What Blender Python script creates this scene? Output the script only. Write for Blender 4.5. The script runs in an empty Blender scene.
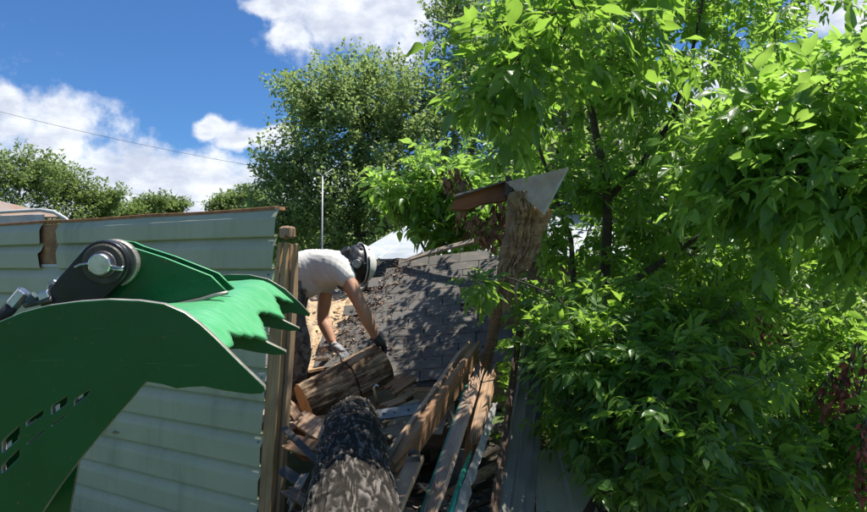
import bpy, bmesh, math, random
import numpy as np
from mathutils import Vector, Matrix, noise
R = math.radians
S = bpy.context.scene
COL = S.collection
rng = np.random.default_rng(7)
random.seed(11)

# ------------------------------------------------------------------ camera
H = 2.1                      # eye height in metres
F = 680.0                    # focal length in pixels of the 867 px wide photograph
PITCH = R(1.0)
cam = bpy.data.cameras.new('camera')
cam.sensor_width = 36.0
cam.lens = 36.0 * F / 867.0
cam.clip_start = 0.05
cam.clip_end = 2000
camo = bpy.data.objects.new('camera', cam)
COL.objects.link(camo)
camo.location = (0, 0, H)
camo.rotation_euler = (R(90) + PITCH, 0, 0)
S.camera = camo
_f = Vector((0, math.cos(PITCH), math.sin(PITCH)))
_u = Vector((0, -math.sin(PITCH), math.cos(PITCH)))
_r = Vector((1, 0, 0))

def Pw(px, py, d):
    """a pixel of the photograph at forward distance d, in world metres"""
    return Vector((0, 0, H)) + d * (_f + _r * ((px - 433.5) / F) + _u * ((256.0 - py) / F))

# ------------------------------------------------------------------ sun and sky
SUN_AZ = R(73)               # to the right of the viewing direction
SUN_EL = R(66)
sun = bpy.data.lights.new('sun', 'SUN')
sun.energy = 5.0
sun.angle = R(0.53)
sun.color = (1.0, 0.95, 0.86)
suno = bpy.data.objects.new('sun', sun)
COL.objects.link(suno)
SDIR = Vector((math.sin(SUN_AZ) * math.cos(SUN_EL), math.cos(SUN_AZ) * math.cos(SUN_EL), math.sin(SUN_EL)))
suno.rotation_euler = (-SDIR).to_track_quat('-Z', 'Y').to_euler()
suno.location = SDIR * 30

W = bpy.data.worlds.new('World')
S.world = W
W.use_nodes = True

class NT:
    """small helper for building node trees"""
    def __init__(s, tree):
        s.t = tree; s.n = tree.nodes; s.l = tree.links
    def node(s, typ, **kw):
        n = s.n.new(typ)
        for k, v in kw.items(): setattr(n, k, v)
        return n
    def put(s, sock, v):
        if isinstance(v, bpy.types.NodeSocket): s.l.new(v, sock)
        elif v is not None: sock.default_value = v
    def math(s, op, a, b=None, c=None, clamp=False):
        n = s.node('ShaderNodeMath', operation=op, use_clamp=clamp)
        s.put(n.inputs[0], a)
        if b is not None: s.put(n.inputs[1], b)
        if c is not None: s.put(n.inputs[2], c)
        return n.outputs[0]
    def vmath(s, op, a, b=None):
        n = s.node('ShaderNodeVectorMath', operation=op)
        s.put(n.inputs[0], a)
        if b is not None: s.put(n.inputs[1], b)
        return n.outputs[0]
    def mix(s, f, a, b, mode='MIX'):
        n = s.node('ShaderNodeMix', data_type='RGBA', blend_type=mode)
        s.put(n.inputs[0], f)
        s.put(n.inputs[6], rgba(a)); s.put(n.inputs[7], rgba(b))
        return n.outputs[2]
    def noise(s, vec, scale, detail=4, rough=.55, dist=0):
        n = s.node('ShaderNodeTexNoise')
        if vec is not None: s.put(n.inputs['Vector'], vec)
        n.inputs['Scale'].default_value = scale; n.inputs['Detail'].default_value = detail
        n.inputs['Roughness'].default_value = rough; n.inputs['Distortion'].default_value = dist
        return n.outputs[0]
    def ramp(s, v, lo, hi, a=0.0, b=1.0):
        n = s.node('ShaderNodeMapRange', interpolation_type='SMOOTHSTEP')
        s.put(n.inputs[0], v)
        for i, x in enumerate((lo, hi, a, b)): n.inputs[i + 1].default_value = x
        return n.outputs[0]
    def scale(s, vec, sc):
        n = s.node('ShaderNodeMapping'); s.put(n.inputs[0], vec); n.inputs['Scale'].default_value = sc
        return n.outputs[0]

def rgba(c):
    if isinstance(c, (tuple, list)) and len(c) == 3: return (*c, 1.0)
    return c

# world: physical sky, with cumulus drawn by direction all the way round
t = NT(W.node_tree); t.n.clear()
out = t.node('ShaderNodeOutputWorld'); bg = t.node('ShaderNodeBackground')
sky = t.node('ShaderNodeTexSky', sky_type='NISHITA', sun_disc=False)
sky.sun_elevation = SUN_EL; sky.sun_rotation = SUN_AZ
sky.altitude = 200; sky.air_density = 1.0; sky.dust_density = 0.35; sky.ozone_density = 2.2
gen = t.node('ShaderNodeTexCoord').outputs['Generated']
sx = t.node('ShaderNodeSeparateXYZ'); t.put(sx.inputs[0], gen)
az = t.math('ARCTAN2', sx.outputs[0], sx.outputs[1]); el = t.math('ARCSINE', sx.outputs[2])
wx = t.noise(gen, 6.0, 4, .55); wy = t.noise(t.vmath('ADD', gen, (7.3, 2.1, 4.4)), 6.0, 4, .55)
az = t.math('MULTIPLY_ADD', t.math('SUBTRACT', wx, .5), .16, az); el = t.math('MULTIPLY_ADD', t.math('SUBTRACT', wy, .5), .11, el)
wob = t.noise(gen, 11.0, 8, .6); wob2 = t.noise(gen, 3.1, 3, .5)
def adir(px, py): return math.atan((px - 433.5) / F), math.atan((268 - py) / F * math.cos(math.atan((px - 433.5) / F)))
blobs = [(*adir(140, 194), .34, .072), (*adir(20, 180), .12, .04), (*adir(360, 14), .125, .085), (*adir(300, 40), .04, .03),
         (*adir(0, 96), .03, .02), (*adir(275, 2), .05, .022), (*adir(232, 124), .035, .018), (*adir(268, 136), .05, .022), (*adir(330, 190), .10, .06),
         (*adir(850, 8), .075, .045), (*adir(715, 120), .11, .075), (*adir(610, 150), .15, .06), (*adir(820, 170), .2, .06)]
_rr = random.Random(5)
for k in range(26):                       # unseen cumulus round the rest of the sky, enlarged to whiten the fill
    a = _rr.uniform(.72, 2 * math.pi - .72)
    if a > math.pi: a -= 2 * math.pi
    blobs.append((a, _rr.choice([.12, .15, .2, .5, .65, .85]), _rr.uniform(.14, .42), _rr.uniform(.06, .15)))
field = None
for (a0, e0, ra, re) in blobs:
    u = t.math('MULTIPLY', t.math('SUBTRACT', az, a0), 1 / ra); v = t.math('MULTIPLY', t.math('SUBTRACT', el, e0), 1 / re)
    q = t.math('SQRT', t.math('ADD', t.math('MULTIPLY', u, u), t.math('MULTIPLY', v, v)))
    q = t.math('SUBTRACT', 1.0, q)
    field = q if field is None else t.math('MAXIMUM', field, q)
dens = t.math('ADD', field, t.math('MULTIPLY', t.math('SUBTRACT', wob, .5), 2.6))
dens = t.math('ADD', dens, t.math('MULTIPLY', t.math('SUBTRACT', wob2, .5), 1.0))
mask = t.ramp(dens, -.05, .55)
shade = t.ramp(t.math('MULTIPLY_ADD', t.noise(t.scale(gen, (1, 1, 1.8)), 12.0, 6, .6), 1.0, t.math('MULTIPLY', dens, -.10)), .28, .6)
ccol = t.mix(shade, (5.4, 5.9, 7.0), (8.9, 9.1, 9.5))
skyc = t.mix(1.0, sky.outputs[0], (0.43, 0.73, 1.08), 'MULTIPLY')
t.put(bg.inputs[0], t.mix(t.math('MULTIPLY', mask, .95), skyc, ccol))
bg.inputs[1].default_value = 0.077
W.cycles.sampling_method = 'MANUAL'; W.cycles.sample_map_resolution = 512
t.l.new(bg.outputs[0], out.inputs[0])

S.view_settings.view_transform = 'Standard'
S.view_settings.look = 'None'
S.view_settings.gamma = 1.0
S.view_settings.exposure = 0.68
S.render.engine = 'CYCLES'
S.cycles.use_denoising = True
S.cycles.max_bounces = 8
S.cycles.transparent_max_bounces = 8
S.cycles.sample_clamp_indirect = 6

# ------------------------------------------------------------------ materials
M = {}
def mat(name, build):
    m = bpy.data.materials.new(name); m.use_nodes = True
    t = NT(m.node_tree); t.n.clear()
    o = t.node('ShaderNodeOutputMaterial')
    p = t.node('ShaderNodeBsdfPrincipled')
    t.l.new(p.outputs[0], o.inputs[0])
    build(t, p, o)
    M[name] = m
    return m

def bump(t, p, h, strength=.3, dist=.01):
    b = t.node('ShaderNodeBump'); b.inputs['Strength'].default_value = strength; b.inputs['Distance'].default_value = dist
    t.put(b.inputs['Height'], h); t.l.new(b.outputs[0], p.inputs['Normal'])

def obc(t): return t.node('ShaderNodeTexCoord').outputs['Object']
def rnd(t): return t.node('ShaderNodeObjectInfo').outputs['Random']

def plain(name, a, b, scale=8, rough=.6, bs=.2, metal=0, bd=.004, rvar=.15, spec=.5, detail=5):
    def build(t, p, o):
        c = obc(t); n = t.noise(c, scale, detail); f = t.ramp(n, .3, .7)
        col = t.mix(f, a, b)
        hs = t.node('ShaderNodeHueSaturation'); t.put(hs.inputs['Color'], col)
        t.put(hs.inputs['Value'], t.math('MULTIPLY_ADD', rnd(t), .3, .85))
        t.put(p.inputs['Base Color'], hs.outputs[0])
        t.put(p.inputs['Roughness'], t.math('MULTIPLY_ADD', n, rvar * 2, rough - rvar))
        p.inputs['Metallic'].default_value = metal; p.inputs['Specular IOR Level'].default_value = spec
        if bs: bump(t, p, t.noise(c, scale * 5, 4), bs, bd)
    return mat(name, build)

def wood(name, light, dark, stain=None, rough=.75, grain=26, bs=.5):
    """grain runs along the local X axis"""
    def build(t, p, o):
        c = obc(t)
        off = t.node('ShaderNodeCombineXYZ'); t.put(off.inputs[1], t.math('MULTIPLY', rnd(t), 37.0)); t.put(off.inputs[0], t.math('MULTIPLY', rnd(t), 11.0))
        c = t.vmath('ADD', c, off.outputs[0])
        g1 = t.noise(t.scale(c, (1.6, grain, grain)), 1.6, 5, .6, .6)
        g2 = t.noise(t.scale(c, (4, grain * 5, grain * 5)), 1.5, 3, .6)
        f = t.ramp(t.math('MULTIPLY_ADD', g2, .4, t.math('MULTIPLY', g1, .7)), .32, .75)
        col = t.mix(f, dark, light)
        if stain:
            col = t.mix(t.ramp(t.noise(c, 3.2, 4), .46, .72), col, stain)
        hs = t.node('ShaderNodeHueSaturation'); t.put(hs.inputs['Color'], col)
        t.put(hs.inputs['Value'], t.math('MULTIPLY_ADD', rnd(t), .36, .82))
        t.put(p.inputs['Base Color'], hs.outputs[0])
        p.inputs['Roughness'].default_value = rough; p.inputs['Specular IOR Level'].default_value = .25
        bump(t, p, t.math('ADD', g1, g2), bs, .004)
    return mat(name, build)

wood('pine', (.50, .35, .215), (.32, .20, .115), (.27, .19, .13))
wood('pine_stud', (.42, .29, .16), (.28, .17, .085), (.23, .15, .085))
wood('pine_red', (.34, .20, .11), (.18, .09, .045), (.13, .08, .05))
wood('split_wood', (.48, .345, .24), (.28, .175, .11), (.34, .20, .12), bs=.9)
wood('grey_wood', (.38, .32, .25), (.20, .16, .12), (.29, .21, .145))
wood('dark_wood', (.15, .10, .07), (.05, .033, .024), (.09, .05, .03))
wood('rotten_wood', (.56, .37, .22), (.19, .105, .055), (.30, .21, .15), grain=14, bs=1.2)
wood('rust_board', (.27, .105, .045), (.13, .05, .025), (.10, .05, .03))
wood('osb', (.40, .22, .11), (.20, .10, .05), (.13, .07, .04), grain=5)

def siding_b(t, p, o):
    c = obc(t)
    streak = t.math('MULTIPLY_ADD', t.noise(c, 1.7, 4), .55, t.math('MULTIPLY', t.noise(t.scale(c, (5, 5, .6)), 2.0, 6, .7), .5))
    blot = t.noise(c, 2.3, 5, .6)
    col = t.mix(t.ramp(blot, .35, .7), (.37, .39, .27), (.415, .425, .305))
    col = t.mix(t.math('MULTIPLY', t.ramp(streak, .50, .72), .6), col, (.22, .245, .165))
    n = t.noise(c, 60, 3); 
    col = t.mix(t.math('MULTIPLY', t.ramp(n, .66, .74), .5), col, (.16, .15, .11))
    t.put(p.inputs['Base Color'], col)
    p.inputs['Roughness'].default_value = .52; p.inputs['Specular IOR Level'].default_value = .35
    bump(t, p, t.noise(t.scale(c, (1, 1, .6)), 5.0, 3), .25, .012)
mat('siding', siding_b)

def green_b(t, p, o):
    c = obc(t)
    n = t.noise(c, 6, 5); d = t.noise(c, 34, 6, .65)
    col = t.mix(t.ramp(n, .3, .7), (.0020, .078, .024), (.0030, .095, .029))  # shade of the upright plates darkened into the green
    col = t.mix(t.math('MULTIPLY', t.ramp(d, .6, .72), .35), col, (.03, .09, .04))
    # long scratches, dried mud and rust specks
    sc = t.noise(t.scale(t.vmath('ADD', c, (1.3, .2, 0)), (5, 160, 5)), 1.0, 3, .6)
    sm = t.ramp(t.noise(c, 5, 3), .45, .65)
    col = t.mix(t.math('MULTIPLY', t.math('MULTIPLY', t.ramp(sc, .66, .70), sm), .55), col, (.10, .20, .12))
    col = t.mix(t.math('MULTIPLY', t.ramp(t.noise(c, 3.4, 6, .7), .56, .74), .45), col, (.045, .075, .04))
    col = t.mix(t.math('MULTIPLY', t.ramp(t.noise(c, 95, 2, .5), .70, .74), .8), col, (.17, .09, .05))
    # bare and rusty chips along worn edges
    g = t.node('ShaderNodeNewGeometry')
    pt = t.ramp(g.outputs['Pointiness'], .56, .66)
    chip = t.math('MULTIPLY', pt, t.ramp(t.noise(c, 46, 4), .42, .52))
    col = t.mix(chip, col, (.34, .30, .25))
    t.put(p.inputs['Base Color'], col)
    t.put(p.inputs['Roughness'], t.math('MULTIPLY_ADD', d, .3, .16))
    p.inputs['Coat Weight'].default_value = .25; p.inputs['Coat Roughness'].default_value = .12
    p.inputs['Specular IOR Level'].default_value = .35
    bump(t, p, t.noise(c, 28, 3), .06, .003)
mat('green_paint', green_b)

def skin_panel_b(t, p, o):      # the sheet that faces up: sunlight brightened into the green, rubbed and dusty
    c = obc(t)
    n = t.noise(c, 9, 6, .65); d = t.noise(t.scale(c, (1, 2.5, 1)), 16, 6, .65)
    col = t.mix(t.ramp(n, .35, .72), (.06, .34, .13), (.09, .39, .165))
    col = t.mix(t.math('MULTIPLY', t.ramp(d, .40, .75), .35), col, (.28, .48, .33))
    t.put(p.inputs['Base Color'], col)
    p.inputs['Roughness'].default_value = .42
    bump(t, p, t.noise(c, 40, 3), .12, .004)
mat('lit_worn_green', skin_panel_b)

plain('loader_green', (.003, .09, .028), (.006, .12, .038), 7, .4, .1)
plain('steel', (.42, .43, .44), (.60, .60, .60), 30, .32, .1, 1.0)
plain('worn_edge', (.30, .27, .23), (.45, .42, .36), 30, .45, .1, .6)
plain('dark_steel', (.06, .06, .065), (.14, .13, .13), 22, .42, .2, .7)
plain('black_paint', (.008, .009, .012), (.018, .018, .022), 14, .33, .06)
plain('rubber', (.012, .012, .013), (.028, .028, .03), 20, .6, .2)
plain('bearing_ring', (.035, .035, .035), (.09, .075, .06), 26, .5, .3, .3)
plain('grey_metal', (.20, .215, .22), (.32, .33, .33), 9, .42, .15, .5)
plain('panel_metal', (.13, .135, .115), (.20, .20, .17), 5, .5, .2, .0)
plain('pale_panel', (.27, .31, .26), (.36, .39, .33), 5, .5, .2)
plain('flashing', (.42, .335, .28), (.55, .45, .385), 11, .75, .25, 0, spec=.2)
plain('white_sheet', (.17, .17, .155), (.28, .275, .255), 18, .6, .4)
plain('teal_paint', (.01, .11, .075), (.025, .18, .125), 25, .4, .2)
plain('cyan_paint', (.015, .24, .16), (.06, .42, .30), 25, .35, .2)
plain('rust', (.22, .09, .04), (.36, .17, .08), 18, .85, .4)
plain('cut_wood', (.60, .40, .22), (.46, .27, .13), 24, .8, .4)
plain('tarpaper', (.03, .03, .033), (.07, .065, .06), 16, .85, .5)
plain('shirt', (.44, .43, .41), (.54, .53, .51), 5, .85, .35, 0, .004)
plain('glove', (.015, .016, .018), (.05, .05, .055), 30, .6, .4)
plain('glove_grey', (.10, .11, .12), (.28, .28, .29), 40, .75, .4)
plain('helmet_white', (.70, .70, .68), (.78, .78, .76), 12, .35, .04)
plain('black_plastic', (.012, .012, .014), (.03, .03, .032), 18, .45, .1)
plain('hair', (.03, .02, .014), (.07, .045, .03), 50, .6, .4)
plain('boot', (.06, .042, .03), (.11, .08, .055), 18, .65, .3)
plain('roof_metal', (.46, .50, .53), (.60, .62, .63), 3, .42, .15, .25)
plain('rusty_roof', (.28, .25, .225), (.30, .19, .13), 4, .7, .3)
plain('house_wall', (.42, .40, .36), (.50, .48, .44), 4, .8, .2)
plain('fascia', (.40, .42, .42), (.52, .53, .52), 8, .5, .1)
plain('cable', (.05, .05, .05), (.08, .08, .08), 8, .6, 0)
plain('pole_metal', (.30, .31, .32), (.42, .42, .42), 8, .5, 0, .6)
plain('dry_leaf', (.17, .085, .045), (.30, .16, .085), 16, .8, .4, detail=2)
plain('red_leaf', (.22, .045, .03), (.36, .11, .07), 16, .75, .4, detail=2)
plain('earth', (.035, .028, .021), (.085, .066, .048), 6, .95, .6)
plain('tarp_blue', (.03, .055, .06), (.05, .08, .085), 9, .5, .3)

def skin_b(t, p, o):
    c = obc(t)
    col = t.mix(t.ramp(t.noise(c, 9, 4), .35, .7), (.40, .20, .125), (.52, .28, .18))
    col = t.mix(t.math('MULTIPLY', t.ramp(t.noise(c, 38, 3), .60, .72), .25), col, (.28, .12, .075))
    t.put(p.inputs['Base Color'], col); p.inputs['Roughness'].default_value = .55
    p.inputs['Subsurface Weight'].default_value = .12; p.inputs['Subsurface Radius'].default_value = (.012, .004, .002)
    bump(t, p, t.noise(c, 90, 3), .15, .002)
mat('skin', skin_b)

def camo_b(t, p, o):
    c = obc(t)
    a = t.noise(c, 11, 3, .5, .6); b = t.noise(t.vmath('ADD', c, (3.1, 5.2, 1.7)), 16, 3, .5, .5)
    col = t.mix(t.ramp(a, .46, .52), (.085, .08, .075), (.17, .16, .145))
    col = t.mix(t.ramp(b, .55, .60), col, (.035, .034, .033))
    col = t.mix(t.ramp(t.noise(c, 5, 5), .55, .7), col, (.25, .20, .15))
    t.put(p.inputs['Base Color'], col); p.inputs['Roughness'].default_value = .9
    bump(t, p, t.noise(c, 30, 4), .4, .005)
mat('camo_cloth', camo_b)

def bark_b(t, p, o):
    c = obc(t)
    at = t.node('ShaderNodeAttribute', attribute_name='relief')
    n = t.noise(c, 40, 5, .65); big = t.noise(c, 5, 4)
    v = t.math('MULTIPLY_ADD', n, .45, t.math('MULTIPLY', at.outputs['Fac'], .8))
    col = t.mix(t.ramp(v, .42, 1.05), (.020, .017, .014), (.185, .165, .145))
    col = t.mix(t.math('MULTIPLY', t.ramp(big, .5, .7), .35), col, (.10, .085, .07))
    col = t.mix(t.math('MULTIPLY', t.ramp(t.noise(c, 17, 3), .62, .7), .4), col, (.20, .20, .18))
    t.put(p.inputs['Base Color'], col); p.inputs['Roughness'].default_value = .93; p.inputs['Specular IOR Level'].default_value = .15
    bump(t, p, t.noise(c, 90, 5, .7), .9, .006)
mat('bark', bark_b)
def bark2_b(t, p, o):
    c = obc(t)
    at = t.node('ShaderNodeAttribute', attribute_name='relief')
    n = t.noise(c, 40, 5, .65); big = t.noise(c, 5, 4)
    v = t.math('MULTIPLY_ADD', n, .45, t.math('MULTIPLY', at.outputs['Fac'], .75))
    col = t.mix(t.ramp(v, .25, .85), (.09, .055, .033), (.42, .315, .21))
    col = t.mix(t.math('MULTIPLY', t.ramp(big, .5, .7), .35), col, (.34, .25, .16))
    t.put(p.inputs['Base Color'], col); p.inputs['Roughness'].default_value = .93; p.inputs['Specular IOR Level'].default_value = .15
    bump(t, p, t.noise(c, 90, 5, .7), .9, .006)
mat('bark_tan', bark2_b)
plain('branch_bark', (.045, .035, .026), (.10, .082, .062), 30, .9, .6)

def end_b(t, p, o):            # sawn end grain: rings about the local X axis
    c = obc(t); s = t.node('ShaderNodeSeparateXYZ'); t.put(s.inputs[0], c)
    r = t.math('SQRT', t.math('ADD', t.math('MULTIPLY', s.outputs[1], s.outputs[1]), t.math('MULTIPLY', s.outputs[2], s.outputs[2])))
    r = t.math('ADD', r, t.math('MULTIPLY', t.noise(c, 7, 3), .02))
    ring = t.math('SINE', t.math('MULTIPLY', r, 520.0))
    col = t.mix(t.math('MULTIPLY_ADD', ring, .5, .5), (.50, .30, .15), (.64, .43, .25))
    col = t.mix(t.math('MULTIPLY', t.ramp(t.noise(c, 12, 4), .5, .7), .6), col, (.34, .17, .075))
    t.put(p.inputs['Base Color'], col); p.inputs['Roughness'].default_value = .85
    bump(t, p, t.noise(c, 70, 3), .4, .003)
mat('sawn_end', end_b)

def sawdust_b(t, p, o):
    c = obc(t)
    col = t.mix(t.ramp(t.noise(c, 26, 6, .7), .35, .68), (.40, .27, .15), (.66, .49, .31))
    col = t.mix(t.math('MULTIPLY', t.ramp(t.noise(c, 4, 5), .5, .68), .7), col, (.27, .21, .16))
    t.put(p.inputs['Base Color'], col); p.inputs['Roughness'].default_value = .95
    bump(t, p, t.noise(c, 120, 5, .7), .7, .006)
mat('sawdust', sawdust_b)

def shingle_b(t, p, o):
    c = obc(t); r = rnd(t)
    sp = t.noise(c, 240, 2, .6); n = t.noise(c, 7, 5)
    base = t.mix(r, (.062, .057, .053), (.115, .108, .10))
    col = t.mix(t.ramp(sp, .42, .62), base, (.175, .165, .155))
    col = t.mix(t.math('MULTIPLY', t.ramp(n, .45, .7), .7), col, (.24, .20, .16))
    t.put(p.inputs['Base Color'], col); p.inputs['Roughness'].default_value = .92; p.inputs['Specular IOR Level'].default_value = .3
    bump(t, p, sp, .5, .003)
mat('shingle', shingle_b)

def grass_b(t, p, o):
    c = obc(t)
    col = t.mix(t.ramp(t.noise(c, 1.2, 6), .35, .7), (.05, .085, .022), (.10, .14, .035))
    col = t.mix(t.ramp(t.noise(c, .5, 5), .55, .7), col, (.13, .10, .065))
    t.put(p.inputs['Base Color'], col); p.inputs['Roughness'].default_value = .95
    bump(t, p, t.noise(c, 40, 5), .8, .03)
mat('grass', grass_b)

def leaf_mat(name, dark, light, back, gloss=.30, transl=.5, far=False):
    m = bpy.data.materials.new(name); m.use_nodes = True
    t = NT(m.node_tree); t.n.clear()
    o = t.node('ShaderNodeOutputMaterial')
    at = t.node('ShaderNodeAttribute', attribute_name='tint')
    f = t.math('ADD', at.outputs['Fac'], t.math('MULTIPLY', rnd(t), .0 if far else .45), clamp=True)
    col = t.mix(f, dark, light)
    tr = t.mix(f, tuple(x * .75 for x in back), back)
    if not far:
        uv = t.node('ShaderNodeUVMap').outputs[0]
        s = t.node('ShaderNodeSeparateXYZ'); t.put(s.inputs[0], uv)
        au = t.math('ABSOLUTE', t.math('SUBTRACT', s.outputs[0], .5))
        rib = t.ramp(au, .012, .035, 1, 0)
        lat = t.math('SINE', t.math('MULTIPLY', t.math('SUBTRACT', s.outputs[1], t.math('MULTIPLY', au, .75)), 48.0))
        lat = t.ramp(lat, .86, .98)
        vein = t.math('MAXIMUM', rib, t.math('MULTIPLY', lat, .55))
        col = t.mix(t.math('MULTIPLY', vein, .5), col, tuple(min(1, x * 1.9 + .02) for x in light))
        tr = t.mix(t.math('MULTIPLY', vein, .35), tr, tuple(x * .55 for x in back))
    p = t.node('ShaderNodeBsdfPrincipled')
    t.put(p.inputs['Base Color'], col); p.inputs['Roughness'].default_value = gloss; p.inputs['Specular IOR Level'].default_value = .5
    if not far: bump(t, p, vein, .35, .002)
    tl = t.node('ShaderNodeBsdfTranslucent'); t.put(tl.inputs[0], tr)
    mx = t.node('ShaderNodeMixShader'); mx.inputs[0].default_value = transl
    t.l.new(p.outputs[0], mx.inputs[1]); t.l.new(tl.outputs[0], mx.inputs[2]); t.l.new(mx.outputs[0], o.inputs[0])
    M[name] = m
plain('green_stalk', (.10, .17, .04), (.16, .24, .06), 20, .6, 0)
leaf_mat('leaf', (.052, .130, .025), (.110, .225, .045), (.42, .70, .09), transl=.55)
leaf_mat('leaf_bright', (.070, .160, .034), (.135, .260, .058), (.46, .74, .12), transl=.55)
leaf_mat('leaf_shrub', (.050, .125, .028), (.105, .215, .046), (.40, .66, .08), transl=.54)
leaf_mat('leaf_far', (.12, .19, .075), (.25, .34, .14), (.42, .56, .18), .5, .52, True)
leaf_mat('leaf_line', (.115, .185, .06), (.20, .275, .10), (.32, .44, .12), .55, .5, True)

# ------------------------------------------------------------------ helpers
WM = {}
def tag(o, label=None, cat=None, group=None, kind=None):
    for k, v in (('label', label), ('category', cat), ('group', group), ('kind', kind)):
        if v: o[k] = v
    return o

def link(o, parent=None, mw=None):
    mw = mw or Matrix()
    COL.objects.link(o)
    if parent is not None:
        o.parent = parent
        o.matrix_parent_inverse = WM[parent].inverted()
    o.matrix_basis = mw
    WM[o] = mw
    return o

def empty(name, loc, label=None, cat=None, group=None):
    o = bpy.data.objects.new(name, None); o.empty_display_size = .1
    link(o, None, Matrix.Translation(loc))
    return tag(o, label, cat, group)

def mesh(name, verts, faces, mats, mi=None, smooth=False):
    me = bpy.data.meshes.new(name)
    me.from_pydata([tuple(v) for v in verts], [], faces)
    for m in (mats if isinstance(mats, (list, tuple)) else [mats]): me.materials.append(M[m])
    if mi: me.polygons.foreach_set('material_index', mi)
    if smooth: me.polygons.foreach_set('use_smooth', [True] * len(me.polygons))
    me.update()
    return me

def obj(name, me, parent=None, mw=None):
    return link(bpy.data.objects.new(name, me), parent, mw)

def frame(o, x, z_hint):
    """matrix with local X along x and local Z near z_hint"""
    x = Vector(x).normalized(); z = Vector(z_hint); z = (z - x * z.dot(x)).normalized(); y = z.cross(x)
    return Matrix(((x.x, y.x, z.x, o[0]), (x.y, y.y, z.y, o[1]), (x.z, y.z, z.z, o[2]), (0, 0, 0, 1)))

def prism(name, loop, thick, mats, parent=None, mw=None, bev=0.0, smooth=False):
    """flat outline in local XY, extruded by thick along local Z (centred)"""
    bm = bmesh.new()
    vs = [bm.verts.new((x, y, -thick / 2)) for x, y in loop]
    f = bm.faces.new(vs)
    r = bmesh.ops.extrude_face_region(bm, geom=[f])
    bmesh.ops.translate(bm, vec=(0, 0, thick), verts=[v for v in r['geom'] if isinstance(v, bmesh.types.BMVert)])
    bmesh.ops.recalc_face_normals(bm, faces=bm.faces)
    if bev:
        bmesh.ops.bevel(bm, geom=[e for e in bm.edges], offset=bev, segments=1, affect='EDGES', clamp_overlap=True)
    me = bpy.data.meshes.new(name); bm.to_mesh(me); bm.free()
    for m in (mats if isinstance(mats, (list, tuple)) else [mats]): me.materials.append(M[m])
    return obj(name, me, parent, mw)

def tube_data(pts, rad, n=8, cap=True):
    pts = [Vector(p) for p in pts]
    V = []; Fc = []
    prev = None
    for i, p in enumerate(pts):
        d = (pts[min(i + 1, len(pts) - 1)] - pts[max(i - 1, 0)]).normalized()
        a = prev if prev is not None else (Vector((0, 0, 1)) if abs(d.z) < .9 else Vector((1, 0, 0)))
        a = (a - d * a.dot(d)).normalized(); prev = a; b = d.cross(a)
        r = rad[i] if isinstance(rad, (list, tuple)) else rad
        for k in range(n):
            th = 2 * math.pi * k / n
            V.append(p + a * math.cos(th) * r + b * math.sin(th) * r)
    for i in range(len(pts) - 1):
        for k in range(n):
            k2 = (k + 1) % n
            Fc.append((i * n + k, i * n + k2, (i + 1) * n + k2, (i + 1) * n + k))
    if cap:
        Fc.append(tuple(range(n - 1, -1, -1))); Fc.append(tuple((len(pts) - 1) * n + k for k in range(n)))
    return V, Fc

def tube(name, pts, rad, mats, parent=None, n=8):
    V, Fc = tube_data(pts, rad, n)
    return obj(name, mesh(name, V, Fc, mats, smooth=True), parent)

def cyl(name, A, B, r, mats, parent=None, n=24, bev=.002):
    """a round bar from A to B with bevelled rims"""
    A = Vector(A); B = Vector(B); d = (B - A).normalized()
    V, Fc = tube_data([A, A + d * bev, B - d * bev, B], [r - bev, r, r, r - bev], n)
    return obj(name, mesh(name, V, Fc, mats), parent)

def board(name, A, B, width, thick, z_hint, mats, parent=None, strips=1, rag=(0, 0), bow=0.0, seed=0, twist=0.0, taper=1.0):
    """a sawn board from A to B; local X along it, width in local Y, thick in local Z; ragged ends split it into splinters"""
    A = Vector(A); B = Vector(B); L = (B - A).length
    rr = random.Random(seed * 13 + 5)
    mw = frame((A + B) / 2, B - A, z_hint)
    V = []; Fc = []
    sw = width / strips
    for s in range(strips):
        y0 = -width / 2 + s * sw; y1 = y0 + sw
        if strips > 1: y0 += .0003; y1 -= .0003
        l0 = -L / 2 + (rr.uniform(0, rag[0]) if rag[0] else 0); l1 = L / 2 - (rr.uniform(0, rag[1]) if rag[1] else 0)
        sg = 7; base = len(V); c = min(.003, thick * .12, sw * .2) if strips == 1 else .0006
        zj = rr.uniform(-.012, .012) * thick if strips > 1 else 0
        for i in range(sg + 1):
            x = l0 + (l1 - l0) * i / sg
            e0 = 1.0
            if i == 0 and rag[0]: e0 = rr.uniform(.15, .6)
            if i == sg and rag[1]: e0 = rr.uniform(.15, .6)
            zz = bow * (1 - (2 * x / L) ** 2) + zj
            tw = twist * x / L; ct, st = math.cos(tw), math.sin(tw)
            tp = 1 + (taper - 1) * (x / L + .5)
            ym = (y0 + y1) / 2; ya = ym + (y0 - ym) * e0; yb = ym + (y1 - ym) * e0; h = thick / 2 * (e0 if e0 < 1 else 1)
            ring = [(ya + c, -h), (yb - c, -h), (yb, -h + c), (yb, h - c), (yb - c, h), (ya + c, h), (ya, h - c), (ya, -h + c)]
            for (y, z) in ring:
                jx = 0 if 0 < i < sg else (rr.uniform(-.004, .004))
                y *= tp
                V.append((x + jx, y * ct - z * st, zz + y * st + z * ct))
        for i in range(sg):
            for k in range(8):
                k2 = (k + 1) % 8
                Fc.append((base + i * 8 + k, base + i * 8 + k2, base + (i + 1) * 8 + k2, base + (i + 1) * 8 + k))
        Fc.append(tuple(base + k for k in range(7, -1, -1))); Fc.append(tuple(base + sg * 8 + k for k in range(8)))
    return obj(name, mesh(name, V, Fc, mats), parent, mw)

def wm(o): return WM[o]

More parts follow.
